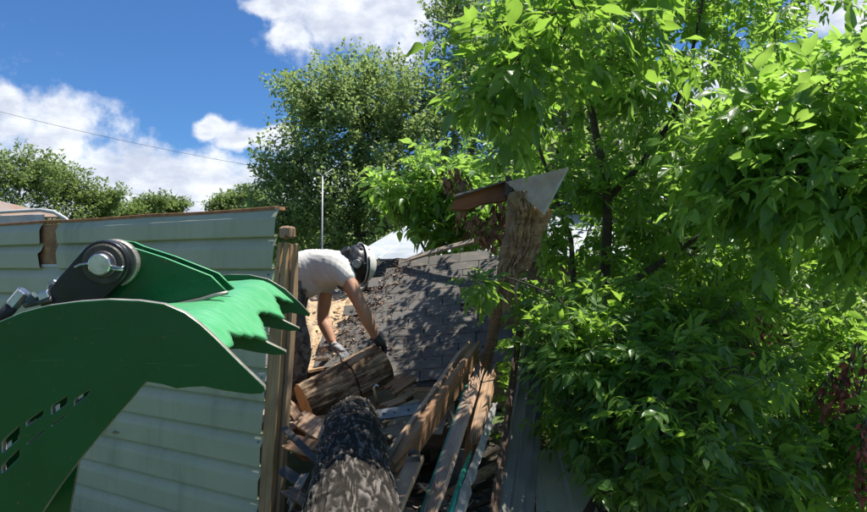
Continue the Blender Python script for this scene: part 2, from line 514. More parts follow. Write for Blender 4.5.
# ------------------------------------------------------------------ ground
gv = []; gf = []
N = 60
ext = np.sign(np.linspace(-1, 1, N)) * np.abs(np.linspace(-1, 1, N)) ** 2.6 * 700
for j in range(N):
    for i in range(N):
        x, y = ext[i], ext[j] + 5
        gv.append((x, y, -.02 + .05 * noise.noise((x * .3, y * .3, 0)) + .3 * noise.noise((x * .02, y * .02, 3)) * min(1, max(0, (math.hypot(x, y) - 25) / 30))))
for j in range(N - 1):
    for i in range(N - 1):
        gf.append((j * N + i, j * N + i + 1, (j + 1) * N + i + 1, (j + 1) * N + i))
tag(obj('ground', mesh('ground', gv, gf, 'grass', smooth=True)), kind='structure')

# ------------------------------------------------------------------ sided wall
WA = Vector((-.854, .521, 0)).normalized()       # along the wall, away to the left
WN = Vector((-WA.y, WA.x, 0)) * -1
WN = Vector((-.521, -.854, 0)).normalized()      # towards the camera
W0 = Pw(276, 268, 4.08); W0.z = 0
def wpt(tt, z, off=0.0): return Vector((W0.x, W0.y, z)) + WA * tt + WN * off
def wt(px):
    s = (px - 433.5) / F
    return (W0.x - s * W0.y) / (.854 + .521 * s)
def wend(z): return .082 * (2.1 - z)              # the broken end leans
wall = empty('sided_wall', wpt(1.5, 0), 'standing wall of pale green horizontal siding with a torn broken end', 'wall')
ZT = 2.454
seams = [ZT, 2.292] + [2.1 - .2 * k for k in range(11)]
LEFT = 6.2
tl, tr_ = wt(43), wt(61)
def panel(z0, z1, ta, tb, seed, ragA=0.0, ragB=0.0):
    rr = random.Random(seed)
    hh = z0 - z1
    prof = [(.000, z0 + .012), (.002, z0 - .004), (.028, z0 - .060 * hh / .2), (.034, z0 - .085 * hh / .2), (.034, z1 + .004), (.031, z1 - .004), (.004, z1 + .001)]
    n = max(4, int((tb - ta) / .12)); V = []; Fc = []
    for i in range(n + 1):
        for k, (off, z) in enumerate(prof):
            tt = ta + (tb - ta) * i / n
            if i == 0: tt += wend(z) + ragA * rr.uniform(-1, 1) if ta < .5 else ragA * rr.uniform(-1, 1)
            if i == n: tt += ragB * rr.uniform(-1, 1) + (ragB * 3 * (z - z1) / hh if ragB else 0)
            w = .003 * noise.noise((tt * 1.7, z * 4, seed * 1.3)) + .0016 * noise.noise((tt * 6, z * 8, seed))
            sag = .004 * noise.noise((tt * .8, seed * 3.1, 0))
            V.append(wpt(tt, z + sag, off + w))
    m = len(prof)
    for i in range(n):
        for k in range(m - 1):
            Fc.append((i * m + k, i * m + k + 1, (i + 1) * m + k + 1, (i + 1) * m + k))
    obj('siding_panel', mesh('siding_panel', V, Fc, 'siding'), wall)
for i in range(len(seams) - 1):
    z0, z1 = seams[i], seams[i + 1]
    if i < 2:
        panel(z0, z1, 0, tr_, i + 1, .003, .008); panel(z0, z1, tl, LEFT, i + 21, .02, 0)
    else:
        panel(z0, z1, 0, LEFT, i + 1, .004)
# last course lip between the torn panels, sheathing behind, plates and studs
prs = [(wpt(tr_ - .2, 2.105, -.004), wpt(tl + .2, 2.105, -.004))]
sh = []
V = [wpt(.06 + wend(0.1), .1, -.002), wpt(LEFT, .1, -.002), wpt(LEFT, ZT - .012, -.002), wpt(.06 + wend(ZT), ZT - .012, -.002)]
V += [v - WN * .012 for v in V]
obj('sheathing', mesh('sheathing', V, [(0, 1, 2, 3), (7, 6, 5, 4), (0, 4, 5, 1), (1, 5, 6, 2), (2, 6, 7, 3), (3, 7, 4, 0)], 'osb'), wall)
for (a, b, sd) in ((.03, 1.15, 1), (1.17, 2.4, 2), (2.42, LEFT, 3)):
    board('top_plate', wpt(a + wend(ZT), ZT + .004 + .003 * sd, -.035), wpt(b, ZT + .006 + .002 * sd, -.035), .085, .022, (0, 0, 1), 'rust', wall, seed=sd, bow=-.006)
board('torn_lip', wpt(tr_ - .02, 2.118, .006), wpt(tl + .01, 2.118, .006), .022, .008, WN, 'fascia', wall, seed=4)
for k, tt in enumerate((.9, 1.3, 1.7, 2.1, 2.5, 2.9, 3.3, 3.7, 4.5, 5.3)):
    board('wall_stud', wpt(tt, .12, -.060), wpt(tt, ZT - .02, -.060), .04, .088, WN, 'pine_stud', wall, seed=k)
# the end stud, wide face to the camera, with a paler added board for its sunlit side
zt = 2.255
for (t0, off, wd, th, mt, z1, sd) in ((-.052, .004, .098, .040, 'pine_stud', zt, 1), (-.085, -.046, .086, .042, 'pine', zt - .01, 2)):
    A = wpt(t0 + wend(.1), .10, off); B = wpt(t0 + wend(z1), z1, off)
    board('end_stud', A, B, wd, th, WN, mt, wall, seed=sd, rag=(0, .012), strips=2)
board('stud_block', wpt(-.075 + wend(2.3), 2.265, .0), wpt(-.068 + wend(2.38), 2.362, .0), .085, .05, WN, 'rotten_wood', wall, strips=4, rag=(.02, .03), seed=9)
for (tt, z) in ((.03, 1.44), (-.03, 1.62), (-.04, 2.1), (.03, 1.05), (.035, 2.06)):
    A = wpt(tt + wend(z), z, .02); cyl('nail', A, A + WN * .012, .004, 'dark_steel', wall, 8, .001)
for (tt, z) in ((1.05, 1.155), (1.48, 2.235)):
    A = wpt(tt, z, .022)
    obj('siding_hole', mesh('siding_hole', [A + WA * .012 * math.cos(a) * (1 + .4 * math.sin(a * 3)) + Vector((0, 0, .008 * math.sin(a))) + WN * .0035 for a in np.linspace(0, 6.0, 9)], [tuple(range(9))], 'tarpaper'), wall)

# ------------------------------------------------------------------ grapple
D1 = 1.4
gw_raw = _f + _r * ((356 - 433.5) / F) + _u * ((256 - 229) / F)
GSTEP = gw_raw * (.305 * D1)                       # from one tine to the next, away from the camera
gw = gw_raw.normalized()
GO = Pw(265, 389, D1)
GU = gw.cross(Vector((0, 0, 1))).normalized(); GV = GU.cross(gw).normalized()
def gpix(px, py, k=0.0):
    """a pixel on the plane of tine k -> (u, v) in that plane"""
    ray = _f + _r * ((px - 433.5) / F) + _u * ((256.0 - py) / F)
    o = Vector((0, 0, H)); q = GO + GSTEP * k
    tt = (q - o).dot(gw) / ray.dot(gw)
    p = o + ray * tt - q
    return (p.dot(GU), p.dot(GV))
def gmat(k, extra=0.0):
    q = GO + GSTEP * k + gw * extra
    z = -gw
    y = GV; x = y.cross(z)
    return Matrix(((x.x, y.x, z.x, q.x), (x.y, y.y, z.y, q.y), (x.z, y.z, z.z, q.z), (0, 0, 0, 1)))
def gw3(u, v, k): return GO + GSTEP * k + GU * u + GV * v
GUS = 1 if gmat(0).col[0].xyz.dot(GU) > 0 else -1
def smooth_loop(pts, it=1):
    for _ in range(it):
        q = []
        for i in range(len(pts)):
            a = pts[i]; b = pts[(i + 1) % len(pts)]
            q.append((a[0] * .75 + b[0] * .25, a[1] * .75 + b[1] * .25)); q.append((a[0] * .25 + b[0] * .75, a[1] * .25 + b[1] * .75))
        pts = q
    return pts
def curve_plate(name, loops, thick, mats, parent, mw, bev=.0012):
    cu = bpy.data.curves.new(name, 'CURVE'); cu.dimensions = '2D'; cu.fill_mode = 'BOTH'
    cu.extrude = thick / 2 - bev; cu.bevel_depth = bev; cu.bevel_resolution = 1
    for lp in loops:
        sp = cu.splines.new('POLY'); sp.points.add(len(lp) - 1); sp.use_cyclic_u = True
        for q, (x, y) in zip(sp.points, lp): q.co = (x * GUS, y, 0, 1)
    tmp = bpy.data.objects.new('tmp', cu); COL.objects.link(tmp)
    dg = bpy.context.evaluated_depsgraph_get()
    me = bpy.data.meshes.new_from_object(tmp.evaluated_get(dg))
    bpy.data.objects.remove(tmp); bpy.data.curves.remove(cu)
    me.materials.clear()
    for m in (mats if isinstance(mats, (list, tuple)) else [mats]): me.materials.append(M[m])
    if len(me.materials) > 1:
        for p in me.polygons: p.material_index = 0 if abs(p.normal.z) > .6 else 1
    me.name = name
    return obj(name, me, parent, mw)

grap = empty('grapple', (GO.x - .3, GO.y + .5, .0), 'raised dark green tractor grapple jaw with pointed worn tines', 'grapple')
top = [(-40, 352), (-10, 329), (0, 323), (25, 312.5), (50, 306), (80, 302), (110, 300), (140, 301), (165, 304.5), (185, 313), (200, 324), (215, 338), (240, 363), (264, 386)]
bot = [(264.5, 389.5), (262, 391.5), (250, 392), (225, 388.5), (205, 384.5), (190, 385), (178, 386.5), (165, 382.5), (147, 379.5)]
near_loop = top + bot + [(120, 411), (85, 452), (60, 485), (40, 515), (20, 545), (-60, 600), (-160, 560), (-150, 420), (-90, 385)]
arcA = [(-30, 462), (0, 434), (25, 414), (50, 399), (74, 387), (98, 379)]
arcB = [(-30, 528), (0, 494), (25, 470), (50, 449), (70, 428), (88, 404)]
holes = []
def lerp2(p, q, f): return (p[0] + (q[0] - p[0]) * f, p[1] + (q[1] - p[1]) * f)
_hr = random.Random(4)
for i in range(5):
    for (v0, v1) in (((.10, .10 + _hr.uniform(.14, .30)), (.50, .50 + _hr.uniform(.08, .26))) if i < 4 else ((.25, .55),)):
        u0, u1 = .07 + _hr.uniform(0, .05), .93 - _hr.uniform(0, .08)
        def hp(u, v): return lerp2(lerp2(arcA[i], arcA[i + 1], u), lerp2(arcB[i], arcB[i + 1], u), v)
        q = [hp(u0, v0 + .03), hp(u1, v0), hp(u1, v1), hp(u0 + .05, v1)]
        cq = [lerp2(q[k], q[(k + 1) % 4], f) for k in range(4) for f in (.12, .88)]
        holes.append(cq)
near_uv = [gpix(*p) for p in near_loop]
hole_uv = [[gpix(*p) for p in h] for h in holes]
curve_plate('side_plate', [near_uv] + hole_uv, .020, ['green_paint', 'worn_edge'], grap, gmat(0), .0025)
inner_px = top + bot + [(110, 418), (60, 432), (-60, 440), (-150, 440), (-90, 385)]
inner_k = .34
in_holes = [[(x * .98 + 16, y * .98 + 3) for x, y in h] for h in holes[::2]]
curve_plate('inner_plate', [[gpix(x, y, inner_k) for x, y in ((-60, 440), (0, 425), (40, 400), (110, 370), (128, 386), (84, 440), (52, 462), (20, 490), (-60, 560))]] + [[gpix(x, y, inner_k) for x, y in h] for h in in_holes if max(p[0] for p in h) < 92], .012, ['green_paint', 'worn_edge'], grap, gmat(inner_k))
inner_uv = [gpix(*p) for p in inner_px]
slot_uv = [smooth_loop([gpix(*p) for p in h], 1) for h in ([(20, 400), (55, 385), (58, 396), (22, 412)], [(70, 384), (100, 376), (100, 388), (74, 398)], [(-25, 420), (5, 406), (8, 416), (-20, 430)])]
inner_px2 = [(-40, 385), (0, 360), (50, 345), (100, 338), (131, 335), (160, 333), (180, 337), (197, 344), (211, 355), (227, 367), (241, 377), (264, 388)] + bot + [(110, 418), (60, 432), (-60, 440)]
for k in (1, 2):
    curve_plate('tine', [[gpix(*p) for p in inner_px2]] + slot_uv, .022, ['green_paint', 'worn_edge'], grap, gmat(k))
far_px = [(170, 310), (185, 294), (200, 283), (215, 276.5), (230, 274.5), (250, 275), (268, 279), (285, 289), (300, 303), (310, 314), (309, 316), (290, 312), (270, 318), (240, 330), (200, 335)]
curve_plate('side_plate', [[gpix(x, y, 3) for x, y in far_px]], .012, ['green_paint', 'worn_edge'], grap, gmat(3))
# skin sheet with a ragged, torch-cut front edge
prof = [Vector((*gpix(*p), 0)) for p in [(70, 334), (100, 331), (131, 329), (155, 326.5), (176, 328), (195, 336), (211, 348), (227, 361), (241, 373), (264, 391)]]
cum = [0]
for a, b in zip(prof, prof[1:]): cum.append(cum[-1] + (b - a).length)
def pat(s):
    s = max(0, min(s, cum[-1] - 1e-6))
    for i in range(len(prof) - 1):
        if s <= cum[i + 1]:
            f = (s - cum[i]) / (cum[i + 1] - cum[i]); d = (prof[i + 1] - prof[i]).normalized()
            return prof[i].lerp(prof[i + 1], f), Vector((-d.y, d.x, 0))
V = []; Fc = []
NK, NS = 120, 22
for layer in (0, 1):
    for i in range(NK + 1):
        k = .035 + (2.93) * i / NK
        e = abs(k - round(k)); e = min(e / .5, 1)
        if k < .5: e = max(e, .75 - k * .2)
        lim = cum[-1] - (.055 + .085 * e ** .8) - .014 * noise.noise((k * 9, 1.7, 0)) - .007 * noise.noise((k * 31, 4, 0)) - .004 * noise.noise((k * 80, 9, 0))
        for j in range(NS + 1):
            p, nr = pat(lim * j / NS)
            edge = 0
            p = p + nr * (.0015 - .011 * layer)
            V.append(gw3(p.x, p.y, k))
n1 = (NK + 1) * (NS + 1)
for i in range(NK):
    for j in range(NS):
        a = i * (NS + 1) + j; q = (a, a + 1, a + NS + 2, a + NS + 1)
        Fc.append(q); Fc.append(tuple(n1 + x for x in reversed(q)))
    a = i * (NS + 1) + NS; b = a + NS + 1
    Fc.append((a, n1 + a, n1 + b, b))
obj('skin_plate', mesh('skin_plate', V, Fc, 'lit_worn_green', smooth=True), grap)
wpts = [gw3(*gpix(x, y, 1.15), 1.15) for x, y in ((150, 311), (175, 306), (200, 300), (215, 296), (228, 292.5))]
tube('weld_bead', [p + Vector((0, 0, .002 * (i % 2))) for i, p in enumerate(wpts)], .0055, 'worn_edge', grap, 6)
# bracket plates with the cylinder rod end between them
br = [(90, 250), (99, 244), (110, 241.5), (122, 243), (132, 247.5), (165, 258), (211, 276), (227, 292), (190, 305), (150, 314), (110, 314), (98, 300), (87, 274), (86, 260)]
for k in (1.2, 1.45):
    curve_plate('bracket_plate', [[gpix(x, y, 1.2) for x, y in br]], .016, ['green_paint', 'lit_worn_green'], grap, gmat(k))
bu, bv = gpix(107.5, 263.5, 1.08)
pxm = (gpix(117.5, 263.5, 1.08)[0] - bu) / 10      # metres for one pixel at that depth
def gp(u, v, k, e=0.0): return gw3(u, v, k) + gw * e
cap_pts = []
ax, ay = gpix(58, 314, 1.08)
d = Vector((ax - bu, ay - bv)); dl = d.length; d /= dl; q = Vector((-d.y, d.x)); rr_ = 23.0 * pxm
for a in np.linspace(-90, 90, 13):
    cap_pts.append((bu - d.x * math.cos(R(a)) * rr_ + q.x * math.sin(R(a)) * rr_, bv - d.y * math.cos(R(a)) * rr_ + q.y * math.sin(R(a)) * rr_))
cap_pts += [(bu + d.x * dl * .55 + q.x * rr_ * .92, bv + d.y * dl * .55 + q.y * rr_ * .92), (ax + q.x * rr_ * .8, ay + q.y * rr_ * .8), (ax - q.x * rr_ * .8, ay - q.y * rr_ * .8), (bu + d.x * dl * .55 - q.x * rr_ * .92, bv + d.y * dl * .55 - q.y * rr_ * .92)]
rod = curve_plate('rod_end', [cap_pts], .055, 'black_paint', grap, gmat(1.08), .004)
cyl('boss_ring', gp(bu + 3.0 * pxm, bv, 1.08, .018), gp(bu + 3.0 * pxm, bv, 1.08, .045), 25.5 * pxm, 'worn_edge', rod, 36, .004)
cyl('bearing', gp(bu, bv, 1.08, -.036), gp(bu, bv, 1.08, .01), 21.0 * pxm, 'bearing_ring', rod, 36, .004)
pin = cyl('pin', gp(bu, bv, 1.08, -.062), gp(bu, bv, 1.5), 11.2 * pxm, 'steel', grap, 28, .003)
cyl('pin_washer', gp(bu, bv, 1.08, -.042), gp(bu, bv, 1.08, -.036), 14.0 * pxm, 'dark_steel', pin, 28, .002)
cot = [gp(bu + x * pxm, bv - y * pxm, 1.08, -.052) for x, y in ((-25, 3), (-20, .5), (-12, -.8), (0, 0), (12, 2), (20, 3.6), (23, 2.0), (22, 5), (14, 5.4), (10, 4))]
tube('cotter_pin', cot, [.0028] + [.0036] * 8 + [.003], 'steel', pin, 8)
def hexbolt(px, py, k, r, hgt, parent):
    u, v = gpix(px, py, k); m = (gpix(px + 10, py, k)[0] - u) / 10
    A = gp(u, v, k, -hgt); B = gp(u, v, k)
    V, Fc = tube_data([A, A.lerp(B, .15), B], [r * m * .86, r * m, r * m], 6)
    b = obj('hex_bolt', mesh('hex_bolt', V, Fc, 'steel'), parent)
    cyl('bolt_end', gp(u, v, k, -hgt - .006), gp(u, v, k, -hgt * .5), r * m * .55, 'dark_steel', b, 16, .002)
hexbolt(57, 287, 1.2, 8.5, .02, grap)
u, v = gpix(64, 283, 1.3); u2, v2 = gpix(74, 281, 1.3)
cyl('bolt_sleeve', gp(u, v, 1.25), gp(u2, v2, 1.35), .020, 'steel', grap, 20)
# hydraulic fitting and hose
fit = cyl('hydraulic_fitting', gp(*gpix(12, 306, 1.0), 1.0), gp(*gpix(25, 291, 1.0), 1.0), 7.2 * pxm, 'steel', grap, 6, .003)
cyl('fitting_collar', gp(*gpix(28, 302, 1.0), 1.0), gp(*gpix(36, 295, 1.0), 1.0), 5 * pxm, 'tarp_blue', fit, 16)
cyl('fitting_nut', gp(*gpix(40, 298, 1.0), 1.0), gp(*gpix(50, 294, 1.0), 1.0), 5.5 * pxm, 'steel', fit, 6)
cyl('fitting_stem', gp(*gpix(24, 305, 1.0), 1.0), gp(*gpix(52, 299, 1.0), 1.0), 3.5 * pxm, 'dark_steel', fit, 12)
tube('hose', [gp(*gpix(x, y, 1.0), 1.0) for x, y in ((13, 305), (4, 315), (-8, 328), (-30, 350), (-70, 385), (-110, 440), (-160, 492))], 6.5 * pxm, 'rubber', grap, 14)
# lower jaw behind the near plate
lowk = .55
lo = [(83, 443), (76, 478), (69, 515), (62, 560), (-20, 590), (-90, 560), (0, 530), (20, 514), (36, 493), (60, 465)]
curve_plate('lower_jaw_plate', [[gpix(x, y, lowk) for x, y in lo]], .012, ['green_paint', 'worn_edge'], grap, gmat(lowk))
e1 = [gpix(34, 497, .3), gpix(73, 452, .3)]; e2 = [gpix(40, 492, .54), gpix(82, 447, .54)]
V = [gw3(*e1[0], .1), gw3(*e1[1], .1), gw3(e2[1][0], e2[1][1], .53), gw3(e2[0][0], e2[0][1], .53)]
V += [v - Vector((0, 0, .006)) for v in V]
obj('lower_skin', mesh('lower_skin', V, [(0, 1, 2, 3), (7, 6, 5, 4), (0, 4, 5, 1), (1, 5, 6, 2), (2, 6, 7, 3), (3, 7, 4, 0)], 'lit_worn_green'), grap)
cr = [gw3(*gpix(48, 430, 0), .02), gw3(*gpix(48, 430, 0), 2.9)]
cyl('cross_tube', cr[0], cr[1], .02, 'green_paint', grap, 20)
cr = [gw3(*gpix(-60, 400, 0), .02), gw3(*gpix(-60, 400, 0), 2.9)]
cyl('cross_tube', cr[0], cr[1], .04, 'green_paint', grap, 20)
# loader arm that carries it, left of the frame, down to the ground
la = [gw3(*gpix(-110, 470, 0), 1.5), gw3(*gpix(-330, 560, 0), 1.5)]
la.append(Vector((la[1].x - .35, la[1].y - .2, 0)))
V, Fc = tube_data([la[0], la[1], la[2]], [.075, .085, .09], 4)
obj('loader_arm', mesh('loader_arm', V, Fc, 'loader_green'), grap)

# ------------------------------------------------------------------ mobile home floor and debris bed
FL = .95                     # floor level of the broken home
floor = empty('wooden_floor', (-.6, 6.2, 0), 'low broken wooden floor under the worker and the fallen roof', 'floor')
for k in range(9):
    x0 = -2.3 + k * .3
    board('floor_board', (x0, 4.75 + .12 * math.sin(k * 2.3), FL - .012), (x0 + .03, 8.4, FL - .012), .285, .022, (0, 0, 1), 'grey_wood', floor, seed=k, rag=(.1, 0), strips=2)
for k in range(4):
    y0 = 5.0 + k * 1.05
    board('floor_joist', (-2.4, y0, FL - .10), (.3, y0 + .02, FL - .10), .04, .15, (0, 0, 1), 'dark_wood', floor, seed=k)
for (x, y) in ((-2.0, 5.05), (.2, 5.05), (-2.0, 8.1), (.2, 8.1), (-.7, 5.05), (-.7, 8.1)):
    board('floor_pier', (x, y, 0), (x, y, FL - .17), .2, .2, (0, 1, 0), 'grey_metal', floor)
# trampled bed of broken pieces that the near log and boards lie on
bed = empty('debris_heap', (-.1, 3.4, 0), 'dark heap of broken boards and scraps under the near log', 'debris')
rr = random.Random(3)
V = []; Fc = []
nx, ny = 44, 52
for j in range(ny + 1):
    for i in range(nx + 1):
        x = -.95 + 2.9 * i / nx; y = 1.35 + 6.6 * j / ny
        e = min(1, min(i, nx - i, j, ny - j) / 6)
        z = e * (.50 + .16 * noise.noise((x * 2.2, y * 2.2, 1)) + .10 * noise.noise((x * 6, y * 6, 4)) + .03 * noise.noise((x * 16, y * 16, 4)))
        V.append((x, y, z))
for j in range(ny):
    for i in range(nx):
        a = j * (nx + 1) + i; Fc.append((a, a + 1, a + nx + 2, a + nx + 1))
obj('rubble', mesh('rubble', V, Fc, 'earth'), bed)  # rubble coloured dark to stand for deep shade between the boards
mats_ = ['dark_wood', 'dark_wood', 'grey_wood', 'dark_wood', 'rotten_wood', 'tarpaper', 'dark_wood']
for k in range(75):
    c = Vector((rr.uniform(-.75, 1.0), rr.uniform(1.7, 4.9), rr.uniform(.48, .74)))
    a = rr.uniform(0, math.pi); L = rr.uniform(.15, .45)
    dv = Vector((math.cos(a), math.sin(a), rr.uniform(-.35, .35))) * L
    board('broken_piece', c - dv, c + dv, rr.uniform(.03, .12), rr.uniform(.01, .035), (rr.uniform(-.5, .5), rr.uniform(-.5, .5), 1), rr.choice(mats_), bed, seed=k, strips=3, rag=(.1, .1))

# ------------------------------------------------------------------ logs
def log(name, A, B, r0, r1, label, bark, K=24, seed=0, nt=150, ns=200, cuts=(), depth=.016, belly=0.0, twistv=0.0, el_=.095):
    A = Vector(A); B = Vector(B); L = (B - A).length
    root = empty(name, tuple((A + B) / 2 - Vector((0, 0, max(r0, r1)))), label, 'log')
    mw = frame(A, B - A, (0, 0, 1))
    V = []; Fc = []; rel = []
    ends = [[], []]
    for i in range(ns + 1):
        s = L * i / ns
        r = r0 + (r1 - r0) * i / ns
        r *= 1 + belly * math.sin(math.pi * i / ns)
        for k in range(nt):
            th = 2 * math.pi * k / nt
            c, q = math.cos(th), math.sin(th)
            tw = th + twistv * s
            p = Vector((math.cos(tw) * r * K + seed, math.sin(tw) * r * K, s * K * el_))
            wv = noise.noise(p * .35) * 1.3
            p2 = Vector((p.x + wv, p.y + wv * .8, p.z * 1.0 + .3 * wv))
            n1 = abs(noise.noise(p2 * .62)); n2 = abs(noise.noise(p2 * .80 + Vector((11.3, 4.1, 2.2)))); n3 = abs(noise.noise(Vector((p2.x, p2.y, p2.z * 3.2)) * 1.0 + Vector((3, 17, 5))))
            h = min(1, min(n1, n2) * 3.6)
            h *= .55 + .45 * min(1, n3 * 4.5)
            h = h ** .8 * (.8 + .5 * noise.noise(p2 * .9 + Vector((5, 5, 5)))) + .16 * noise.noise(p2 * 1.9) + .16 * noise.noise(Vector((p.x, p.y, p.z * 5)) * 2.2)
            h = max(0, min(1, h))
            lump = .05 * noise.noise(Vector((c * 1.3, q * 1.3, s * 2.2 + seed))) + .02 * noise.noise(Vector((c * 3, q * 3, s * 5 + seed)))
            dd = 0
            for (sc, wd, dp) in cuts:
                x = abs(s - sc - .012 * noise.noise(Vector((c * 2, q * 2, 8 + sc)))) / wd
                if x < 1: dd = max(dd, dp * (1 - x))
            rr_ = r * (1 + lump) - depth * (1 - h) - dd
            V.append((s, c * rr_, q * rr_)); rel.append(h * (0.15 if dd > .005 else 1))
    for i in range(ns):
        for k in range(nt):
            k2 = (k + 1) % nt
            Fc.append((i * nt + k, i * nt + k2, (i + 1) * nt + k2, (i + 1) * nt + k))
    me = mesh('bark', V, Fc, bark, smooth=True)
    at = me.attributes.new('relief', 'FLOAT', 'POINT'); at.data.foreach_set('value', rel)
    obj('bark', me, root, mw)
    for e, i0 in ((0, 0), (1, ns)):
        ring = [V[i0 * nt + k] for k in range(nt)]
        cv = [(ring[0][0], 0, 0)]; cf = []
        nr = 10
        for j in range(1, nr + 1):
            for k in range(nt):
                f = j / nr
                cv.append((ring[k][0] + .004 * noise.noise((ring[k][1] * 30 * f, ring[k][2] * 30 * f, e)) * (f < 1), ring[k][1] * f, ring[k][2] * f))
        for k in range(nt):
            k2 = (k + 1) % nt
            cf.append((0, 1 + k, 1 + k2))
            for j in range(1, nr): 
                a = 1 + (j - 1) * nt
                cf.append((a + k, a + nt + k, a + nt + k2, a + k2))
        obj('cut_face', mesh('cut_face', cv, cf, 'sawn_end'), root, mw)
    return root, mw

# near log, running away from the camera
LA = Pw(350, 640, 1.45); LB = Pw(353, 424, 4.25)
log('tree_log', LA, LB, .172, .178, 'thick grey log with deeply furrowed bark lying towards the camera', 'bark', K=64, seed=3, nt=260, ns=340, cuts=((2.56, .012, .022), (1.55, .02, .016)), depth=.011)
# log under the worker's hands
LC = Pw(304, 404, 4.72); LD = Pw(383, 365, 5.02)
log('sawn_log', LC, LD, .155, .168, 'shorter tan log under the worker, with a saw cut across it', 'bark_tan', K=30, seed=9, nt=130, ns=130, cuts=((.37, .007, .03),), depth=.014, twistv=.3)
# support blocks for it, mostly hidden
for (px, py, d, sd) in ((322, 452, 4.75, 1), (372, 432, 4.95, 2)):
    c = Pw(px, py, d)
    o = board('wood_block', (c.x - .18, c.y, c.z), (c.x + .2, c.y + .05, c.z), .2, max(.05, 2 * (c.z - FL)) if c.z > FL else .08, (0, 0, 1), 'dark_wood', None, seed=sd, strips=2, rag=(.03, .03))
    tag(o, ['dark timber block in the shade under the cut log near the stud', 'dark timber block in the shade under the right end of the cut log'][sd - 1], 'block')

# ------------------------------------------------------------------ fallen shingle roof
def quad_pt(q, a, b):
    return (q[0] * (1 - a) + q[1] * a) * (1 - b) + (q[3] * (1 - a) + q[2] * a) * b
roof = empty('fallen_roof', (0.1, 5.8, FL), 'collapsed slope of dark grey shingles beside the worker', 'roof')
# corners: top left, top right, bottom right, bottom left
RQ = [Pw(352, 268, 6.75), Pw(520, 254, 6.45), Pw(500, 387, 5.35), Pw(318, 387, 5.45)]
def rp(px, py):
    """pixel -> point on the roof plane"""
    n = (RQ[1] - RQ[0]).cross(RQ[3] - RQ[0]).normalized()
    ray = _f + _r * ((px - 433.5) / F) + _u * ((256.0 - py) / F); o = Vector((0, 0, H))
    return o + ray * ((RQ[0] - o).dot(n) / ray.dot(n)), n
_, RN = rp(400, 300)
if RN.z < 0: RN = -RN
ux = (RQ[2] - RQ[3]).normalized(); ux = (ux - RN * ux.dot(RN)).normalized()
uy = RN.cross(ux).normalized()
if uy.z < 0: uy = -uy
RO, _ = rp(400, 386)
def r2(px, py):
    p, _ = rp(px, py); d = p - RO
    return d.dot(ux), d.dot(uy)
edge_px = [(402, 262), (432, 260), (470, 257), (512, 254), (505, 300), (498, 335), (488, 386), (398, 386), (372, 379), (345, 372), (318, 366), (330, 342), (352, 314), (377, 288)]
edge = [r2(*p) for p in edge_px]
def inside(x, y):
    c = False
    for (x1, y1), (x2, y2) in zip(edge, edge[1:] + edge[:1]):
        if (y1 > y) != (y2 > y) and x < (x2 - x1) * (y - y1) / (y2 - y1) + x1: c = not c
    return c
rm = Matrix(((ux.x, uy.x, RN.x, RO.x), (ux.y, uy.y, RN.y, RO.y), (ux.z, uy.z, RN.z, RO.z), (0, 0, 0, 1)))
prism('roof_deck', edge, .018, 'pine_red', roof, rm @ Matrix.Translation((0, 0, -.022)))
prism('felt', edge, .003, 'tarpaper', roof, rm @ Matrix.Translation((0, 0, -.0085)))
sh_e, sh_w = .128, .305
rr = random.Random(8)
smesh = []
for v in range(7):
    V = []; Fc = []; n = 4
    w = sh_w - rr.uniform(.004, .012); hgt = sh_e * 1.2
    for i in range(n + 1):
        x = w * i / n
        for j in range(4):
            y = hgt * j / 3
            V.append((x + (rr.uniform(-.003, .003)), y + (rr.uniform(-.004, .004) if j == 0 else 0), .0060 - .0045 * y / hgt + (.002 * rr.random() if j == 0 else 0)))
    m = len(V)
    V += [(x, y, z - .003) for x, y, z in V]
    for i in range(n):
        for j in range(3):
            a = i * 4 + j; q = (a, a + 4, a + 5, a + 1)
            Fc.append(q); Fc.append(tuple(m + k for k in reversed(q)))
        a = i * 4; Fc.append((a, m + a, m + a + 4, a + 4))
    for a0 in (0, n * 4):
        for j in range(3):
            a = a0 + j; Fc.append((a, a + 1, m + a + 1, m + a))
    smesh.append(mesh('shingle', V, Fc, 'shingle'))
xs = [p[0] for p in edge]; ys = [p[1] for p in edge]
row = 0; y = min(ys) - .02
while y < max(ys):
    x = min(xs) - sh_w * (1.0 if row % 2 else .5) - rr.uniform(0, .05)
    while x < max(xs):
        cx, cy = x + sh_w / 2, y + sh_e * .5
        if inside(cx, cy) or inside(cx - .06, cy) and inside(cx - .06, cy - .03):
            if rr.random() > .012:
                o = bpy.data.objects.new('shingle', rr.choice(smesh))
                link(o, roof, rm @ Matrix.Translation((x + rr.uniform(-.003, .003), y + rr.uniform(-.004, .004), .0005 * (row % 3))) @ Matrix.Rotation(rr.uniform(-.012, .012), 4, 'Z') @ Matrix.Rotation(rr.uniform(0, .02), 4, 'X'))
        x += sh_w
    y += sh_e; row += 1
board('drip_board', rp(399, 388)[0] + Vector((0, -.01, -.012)), rp(489, 388)[0] + Vector((0, -.01, -.012)), .035, .03, (0, -1, .3), 'pine', roof, seed=3)
for k, px in enumerate((405, 432, 458, 480)):
    a, _ = rp(px, 384); b, _ = rp(px + 6, 270)
    board('rafter', a - RN * .075 , b - RN * .075, .04, .085, RN, 'pine_red', roof, seed=k)
    p = a - RN * .12
    board('cripple', (p.x, p.y + .1, FL - .02), (p.x, p.y + .1, p.z + .02), .04, .085, (1, 0, 0), 'dark_wood', roof, seed=k + 5)
